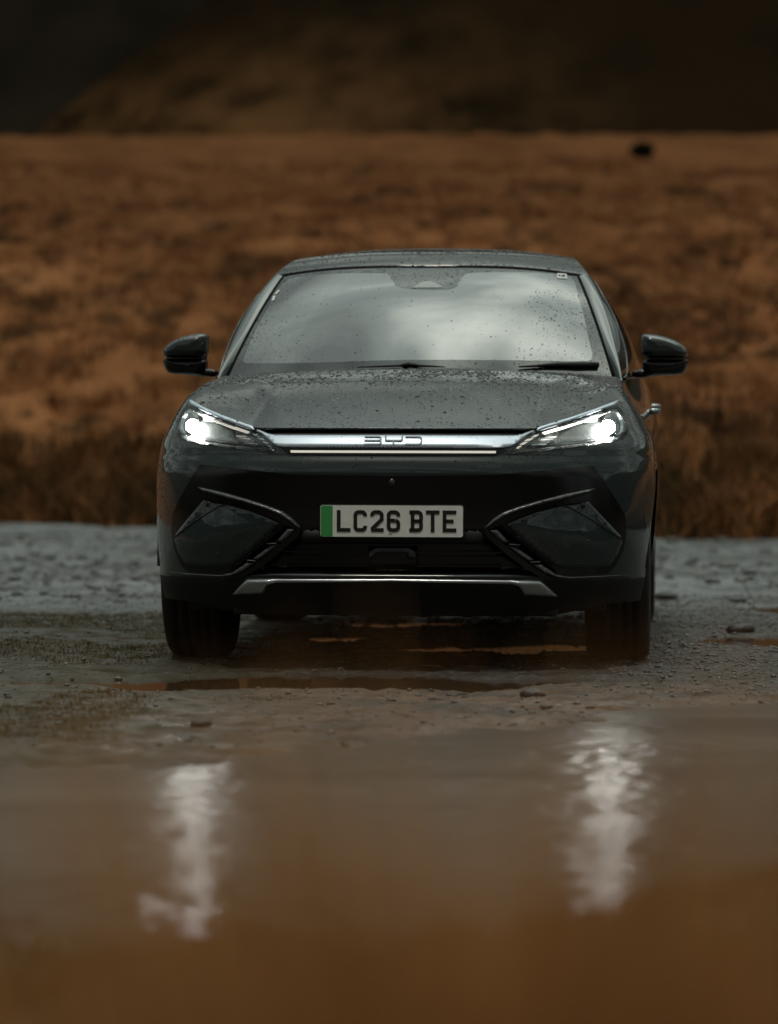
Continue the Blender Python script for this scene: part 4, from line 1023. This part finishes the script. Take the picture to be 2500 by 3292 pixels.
# grass blades helper
def blades(cx_, cy_, cz_, nper, hgt, wid, spread, lean=.5, seg=2, vary=(.55, 1.1)):
    """every tuft gets nper bent blades; returns V, F (quads)"""
    n = len(cx_); N_ = n * nper; bx = np.repeat(cx_, nper) + rng.normal(0, 1, N_) * np.repeat(spread, nper); by = np.repeat(cy_, nper) + rng.normal(0, 1, N_) * np.repeat(spread, nper); bz = np.repeat(cz_, nper)
    h = np.repeat(hgt, nper) * rng.uniform(*vary, N_); a = rng.random(N_) * 2 * PI; ln = rng.uniform(.1, lean, N_) * h; w = np.repeat(wid, nper) * rng.uniform(.6, 1.2, N_) / 2
    dx, dy = np.cos(a), np.sin(a); b2 = rng.random(N_) * 2 * PI; px_, py_ = np.cos(b2), np.sin(b2); lv = []
    for k in range(seg + 1):
        t = k / seg; ww = w * (1 - t * .85); x = bx + dx * ln * t * t; y = by + dy * ln * t * t; z = bz + h * (t - .18 * t * t)
        lv += [np.stack([x - px_ * ww, y - py_ * ww, z], -1), np.stack([x + px_ * ww, y + py_ * ww, z], -1)]
    V = np.stack(lv, 1); F = np.array([[2 * k, 2 * k + 1, 2 * k + 3, 2 * k + 2] for k in range(seg)])[None] + (np.arange(N_) * (2 * seg + 2))[:, None, None]
    return V.reshape(-1, 3), F.reshape(-1, 4)
# short mossy grass left of the car
n = 11000; x = rng.uniform(-2.7, -.30, n * 2); y = rng.uniform(-3.2, 4.5, n * 2)
k = (fbm(x * 2.2, y * 1.5, 4, 61) > (-.06 + .45 * sstep(x, -1.1, -.4) - .12 * (y > -.2))) ; x, y = x[k], y[k]; h = ground_h(x, y); k = h > WL; x, y, h = x[k][:n], y[k][:n], h[k][:n]
V, F = blades(x, y, h - .002, 5, rng.uniform(.008, .028, len(x)), np.full(len(x), .0028), np.full(len(x), .014), 1.1)
o = bigmesh('short_grass', V, F, islandmat('moss_grass', (.035, .032, .010), (.12, .085, .03), .6), 'stuff'); o['label'] = 'short mossy grass on the muddy ground left of the car'; o['category'] = 'grass'
n = 500; x = rng.uniform(-.6, 2.6, n); y = rng.uniform(-2.6, -.9, n); h = ground_h(x, y); k = (h > WL) & (fbm(x * 2.2, y * 2, 3, 71) > .05); x, y, h = x[k], y[k], h[k]
V, F = blades(x, y, h, 4, rng.uniform(.008, .022, len(x)), np.full(len(x), .002), np.full(len(x), .02), 2.5)
o = bigmesh('dead_grass_litter', V, F, islandmat('litter', (.12, .07, .03), (.3, .17, .07), .6), 'stuff'); o['label'] = 'scattered dead grass stalks lying on the mud in front of the car'; o['category'] = 'grass'
# rough grass on the near bank
n = 5200; x = rng.uniform(-1.4, 1.4, n); y = rng.uniform(-9.6, -6.4, n); h = ground_h(x, y); k = (h > WL + .005) & (fbm(x * 2.4, y * 2, 3, 75) > -.25); x, y, h = x[k], y[k], h[k]
V, F = blades(x, y, h - .004, 8, rng.uniform(.02, .075, len(x)), np.full(len(x), .005), np.full(len(x), .025), .9)
o = bigmesh('bank_grass', V, F, islandmat('bank_grass_blades', (.05, .028, .010), (.17, .085, .030), .6), 'stuff'); o['label'] = 'short rusty grass on the near bank of the flooded patch'; o['category'] = 'grass'
# tall dry grass close to the camera, far out of focus
n = 1150; x = rng.uniform(-.09, .30, n); y = rng.uniform(-12.45, -12.15, n)
ztop = .565 + .085 * rng.random(n)**1.2 + .05 * np.exp(-((x - .17) / .06)**2) * rng.random(n) - .05 * (1 - sstep(x, -.09, .02))
n3 = 620; x = np.concatenate([x, rng.normal(.025, .042, n3)]); y = np.concatenate([y, rng.uniform(-12.45, -12.15, n3)]); ztop = np.concatenate([ztop, .60 + .17 * rng.random(n3)]); n += n3
V, F = blades(x, y, np.full(n, -.12), 3, (ztop + .12) / .82, np.full(n, .0065), np.full(n, .02), .25, 5, (.95, 1.03))
o = bigmesh('foreground_grass', V, F, islandmat('dry_grass', (.34, .165, .060), (.52, .28, .105), .6), 'stuff'); o['label'] = 'blurred orange dry grass stalks nearest the camera'; o['category'] = 'grass'

# hillside
def edge_y(x): return 19.6 - .68 * np.clip(x, -12, 12) + 1.5 * fbm(x * .8, x * 0 + 3.3, 3, 83) + .5 * fbm(x * 3.1, x * 0 + 1.3, 2, 84)
def hill_h(x, y):
    d = y - edge_y(x) * (1 - sstep(y, 40, 90)) - 19 * sstep(y, 40, 90)
    base = np.interp(y + 14 - (edge_y(x) - 19) * (1 - sstep(y, 25, 60)), [20, 32.6, 33.4, 45, 60, 100, 165, 176, 220], [-1.2, -.12, .10, 1.6, 3.3, 7.0, 13.6, 13.9, 9.0])
    tus = .16 * fbm(x * 1.3, y * .9, 3, 81) + .75 * fbm(x * .30, y * .14, 3, 91) * (1 - .8 * sstep(y, 90, 140)) * sstep(y, 20, 34)
    return base + tus * sstep(y, 17, 26) + .05 * fbm(x * 3, y * 2, 2, 95)
hx = axis(-9, 9, .16, -260, 260, 1.09); hy = np.concatenate([np.arange(13, 42, .16), axis(42, 42, .2, 42, 205, 1.022)[1:]])
X, Y = np.meshgrid(hx, hy); Z = hill_h(X, Y)
def hillmat(name, cols, sc, rough=.9, ystr=(1, .2, 1), left=None):
    m, nt, p = newmat(name); tcn = N(nt, 'ShaderNodeTexCoord'); mp_ = N(nt, 'ShaderNodeMapping'); mp_.inputs['Scale'].default_value = ystr; nt.links.new(tcn.outputs['Object'], mp_.inputs['Vector'])
    def nz(s, d=6, r=.6):
        n = N(nt, 'ShaderNodeTexNoise'); n.inputs['Scale'].default_value = s; n.inputs['Detail'].default_value = d; n.inputs['Roughness'].default_value = r; nt.links.new(mp_.outputs[0], n.inputs['Vector']); return n.outputs['Fac']
    def rmp(v, a, b):
        n = N(nt, 'ShaderNodeMapRange'); nt.links.new(v, n.inputs['Value']); n.inputs['From Min'].default_value = a; n.inputs['From Max'].default_value = b; return n.outputs[0]
    def mx(f, a, b):
        n = N(nt, 'ShaderNodeMix', data_type='RGBA'); nt.links.new(f, n.inputs['Factor'])
        for k, v in (('A', a), ('B', b)):
            if isinstance(v, tuple): n.inputs[k].default_value = (*v, 1)
            else: nt.links.new(v, n.inputs[k])
        return n.outputs['Result']
    c = mx(rmp(nz(sc), .38, .62), cols[0], cols[1]); c = mx(rmp(nz(sc * .27), .48, .66), c, cols[2]); c = mx(rmp(nz(sc * 2.2, 4), .50, .62), c, cols[3])
    if len(cols) > 4:
        sp = N(nt, 'ShaderNodeSeparateXYZ'); nt.links.new(tcn.outputs['Object'], sp.inputs[0])
        f2 = rmp(mth(nt, 'ADD', sp.outputs['Y'], mth(nt, 'MULTIPLY', nz(sc * .3), 30.0)), 55, 95); c = mx(f2, c, mx(rmp(nz(sc * .5), .35, .65), (.085, .037, .016), (.145, .064, .028)))
        f = rmp(mth(nt, 'ADD', sp.outputs['Y'], mth(nt, 'MULTIPLY', nz(sc * .6), 12.0)), 30, 24); c = mx(f, c, mx(rmp(nz(sc * 1.4), .4, .6), cols[4], cols[3]))
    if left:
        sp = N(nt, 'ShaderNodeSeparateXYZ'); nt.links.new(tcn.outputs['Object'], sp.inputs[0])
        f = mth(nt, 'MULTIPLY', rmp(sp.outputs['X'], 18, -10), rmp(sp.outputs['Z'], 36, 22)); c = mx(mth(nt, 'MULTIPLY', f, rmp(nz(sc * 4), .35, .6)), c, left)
    nt.links.new(c, p.inputs['Base Color']); p.inputs['Roughness'].default_value = rough; p.inputs['Specular IOR Level'].default_value = 0.0
    b = N(nt, 'ShaderNodeBump'); b.inputs['Distance'].default_value = .3; b.inputs['Strength'].default_value = .7; nt.links.new(nz(sc * 2.4), b.inputs['Height']); nt.links.new(b.outputs[0], p.inputs['Normal'])
    return m
HC = [(.185, .078, .032), (.25, .112, .048), (.11, .048, .020), (.045, .023, .011), (.060, .030, .014)]
bigmesh('hillside', np.stack([X.ravel(), Y.ravel(), Z.ravel()], -1), gridfaces(len(hy), len(hx)), hillmat('moor_grass', HC, .75), 'structure')
# tussocks on the hill
n = 15000; y = 16 + (rng.random(n)**1.35) * 95; x = rng.uniform(-1, 1, n) * ((y + 14) * .115 + 1)
ok = y > edge_y(x) - .3 * rng.random(n); x, y = x[ok], y[ok]; clump = fbm(x * .9, y * .5, 3, 101); ok = clump > -.12; x, y = x[ok], y[ok]; n = len(x)
V, F = blades(x, y, hill_h(x, y) - .03, 12, rng.uniform(.16, .38, n) * (1 + .4 * (y < 24)), np.full(n, .022), np.full(n, .10), .9)
o = bigmesh('moor_tussocks', V, F, islandmat('tussock', (.18, .074, .028), (.39, .18, .074), .8, ((.05, .026, .012), .8)), 'stuff'); o['label'] = 'shaggy orange-brown grass tussocks covering the hillside'; o['category'] = 'grass'
# dark reeds at the foot of the bank
n = 2600; x = rng.uniform(-6, 6, n); y = edge_y(x) + rng.random(n)**1.5 * 5 - .1
V, F = blades(x, y, hill_h(x, y) - .03, 10, rng.uniform(.15, .5, n), np.full(n, .018), np.full(n, .09), .6)
o = bigmesh('bank_rushes', V, F, islandmat('rushes', (.03, .018, .006), (.17, .075, .02), .7, ((.03, .024, .008), .7)), 'stuff'); o['label'] = 'dark rushes along the foot of the bank behind the car park'; o['category'] = 'rushes'
# lone bush on the hill
def bush(px, py, dist, w_, h_, label):
    X0 = (px - 840) / 8306 * dist; Y0_ = dist - 14; zb = float(hill_h(np.array(X0), np.array(Y0_)))
    r = empty('bush', label, 'bush', (X0, Y0_, zb - .05))
    n = 2600; a = rng.normal(0, 1, (n, 3)); a /= np.linalg.norm(a, axis=1)[:, None]; rad = rng.random(n)**.4 * (1 + .3 * fbm(a[:, 0] * 3, a[:, 2] * 3, 3, 3)); c = a * rad[:, None] * np.array([w_ / 2, w_ / 2.4, h_ / 2]) + np.array([0, 0, h_ * .55])
    s = .05; t1 = rng.normal(0, 1, (n, 3)); t1 /= np.linalg.norm(t1, axis=1)[:, None]; t2 = np.cross(t1, rng.normal(0, 1, (n, 3))); t2 /= np.linalg.norm(t2, axis=1)[:, None]
    V = np.stack([c - t1 * s, c + t2 * s * .6, c + t1 * s, c - t2 * s * .6], 1).reshape(-1, 3); F = np.arange(n * 4).reshape(-1, 4)
    o = bigmesh('foliage', V, F, islandmat('bush_leaf', (.010, .010, .006), (.022, .020, .011), .7)); o.parent = r
    VV = []; FF = []
    for k in range(5):
        an = k * 1.3; v, f = tube([(0, 0, 0), (.1 * w_ * math.cos(an), .1 * w_ * math.sin(an), h_ * .3), (.3 * w_ * math.cos(an), .3 * w_ * math.sin(an), h_ * .6)], [.05, .035, .015], 6); q = len(VV); VV += v; FF += [tuple(i + q for i in t) for t in f]
    mesh('stem', VV, FF, pmat('bark', (.03, .022, .015), 0, .9), r)
bush(1388, 352, 134, .85, .62, 'small dark bush alone on the upper right of the hillside')
# farther hills, cloud shade put into their dark colours: a shoulder rising to the right, then the dark rim of the valley all round
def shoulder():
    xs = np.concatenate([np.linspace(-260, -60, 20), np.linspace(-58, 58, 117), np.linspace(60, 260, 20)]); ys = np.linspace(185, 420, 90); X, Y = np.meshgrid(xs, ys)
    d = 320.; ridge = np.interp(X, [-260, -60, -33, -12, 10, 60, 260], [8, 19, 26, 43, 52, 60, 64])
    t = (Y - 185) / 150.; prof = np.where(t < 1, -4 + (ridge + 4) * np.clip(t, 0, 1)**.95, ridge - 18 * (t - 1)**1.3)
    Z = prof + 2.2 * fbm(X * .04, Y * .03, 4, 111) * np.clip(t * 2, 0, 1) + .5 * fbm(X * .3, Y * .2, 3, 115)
    bigmesh('far_hillside', np.stack([X.ravel(), Y.ravel(), Z.ravel()], -1), gridfaces(len(ys), len(xs)), hillmat('cloud_shaded_slope', [(.017, .010, .0045), (.026, .015, .0068), (.012, .0075, .004), (.008, .006, .0035)], .05, left=(.085, .042, .017)), 'structure')
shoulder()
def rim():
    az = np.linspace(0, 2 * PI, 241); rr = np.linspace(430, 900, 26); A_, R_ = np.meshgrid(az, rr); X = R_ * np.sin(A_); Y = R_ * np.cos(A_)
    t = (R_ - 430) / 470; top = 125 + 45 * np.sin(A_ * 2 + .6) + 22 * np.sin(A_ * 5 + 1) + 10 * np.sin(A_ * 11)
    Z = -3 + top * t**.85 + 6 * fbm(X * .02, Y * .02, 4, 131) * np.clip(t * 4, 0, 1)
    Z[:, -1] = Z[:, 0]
    bigmesh('dark_hills', np.stack([X.ravel(), Y.ravel(), Z.ravel()], -1), gridfaces(len(rr), 241), hillmat('cloud_shaded_rim', [(.010, .008, .006), (.014, .010, .007), (.008, .007, .005), (.007, .006, .004)], .02), 'structure')
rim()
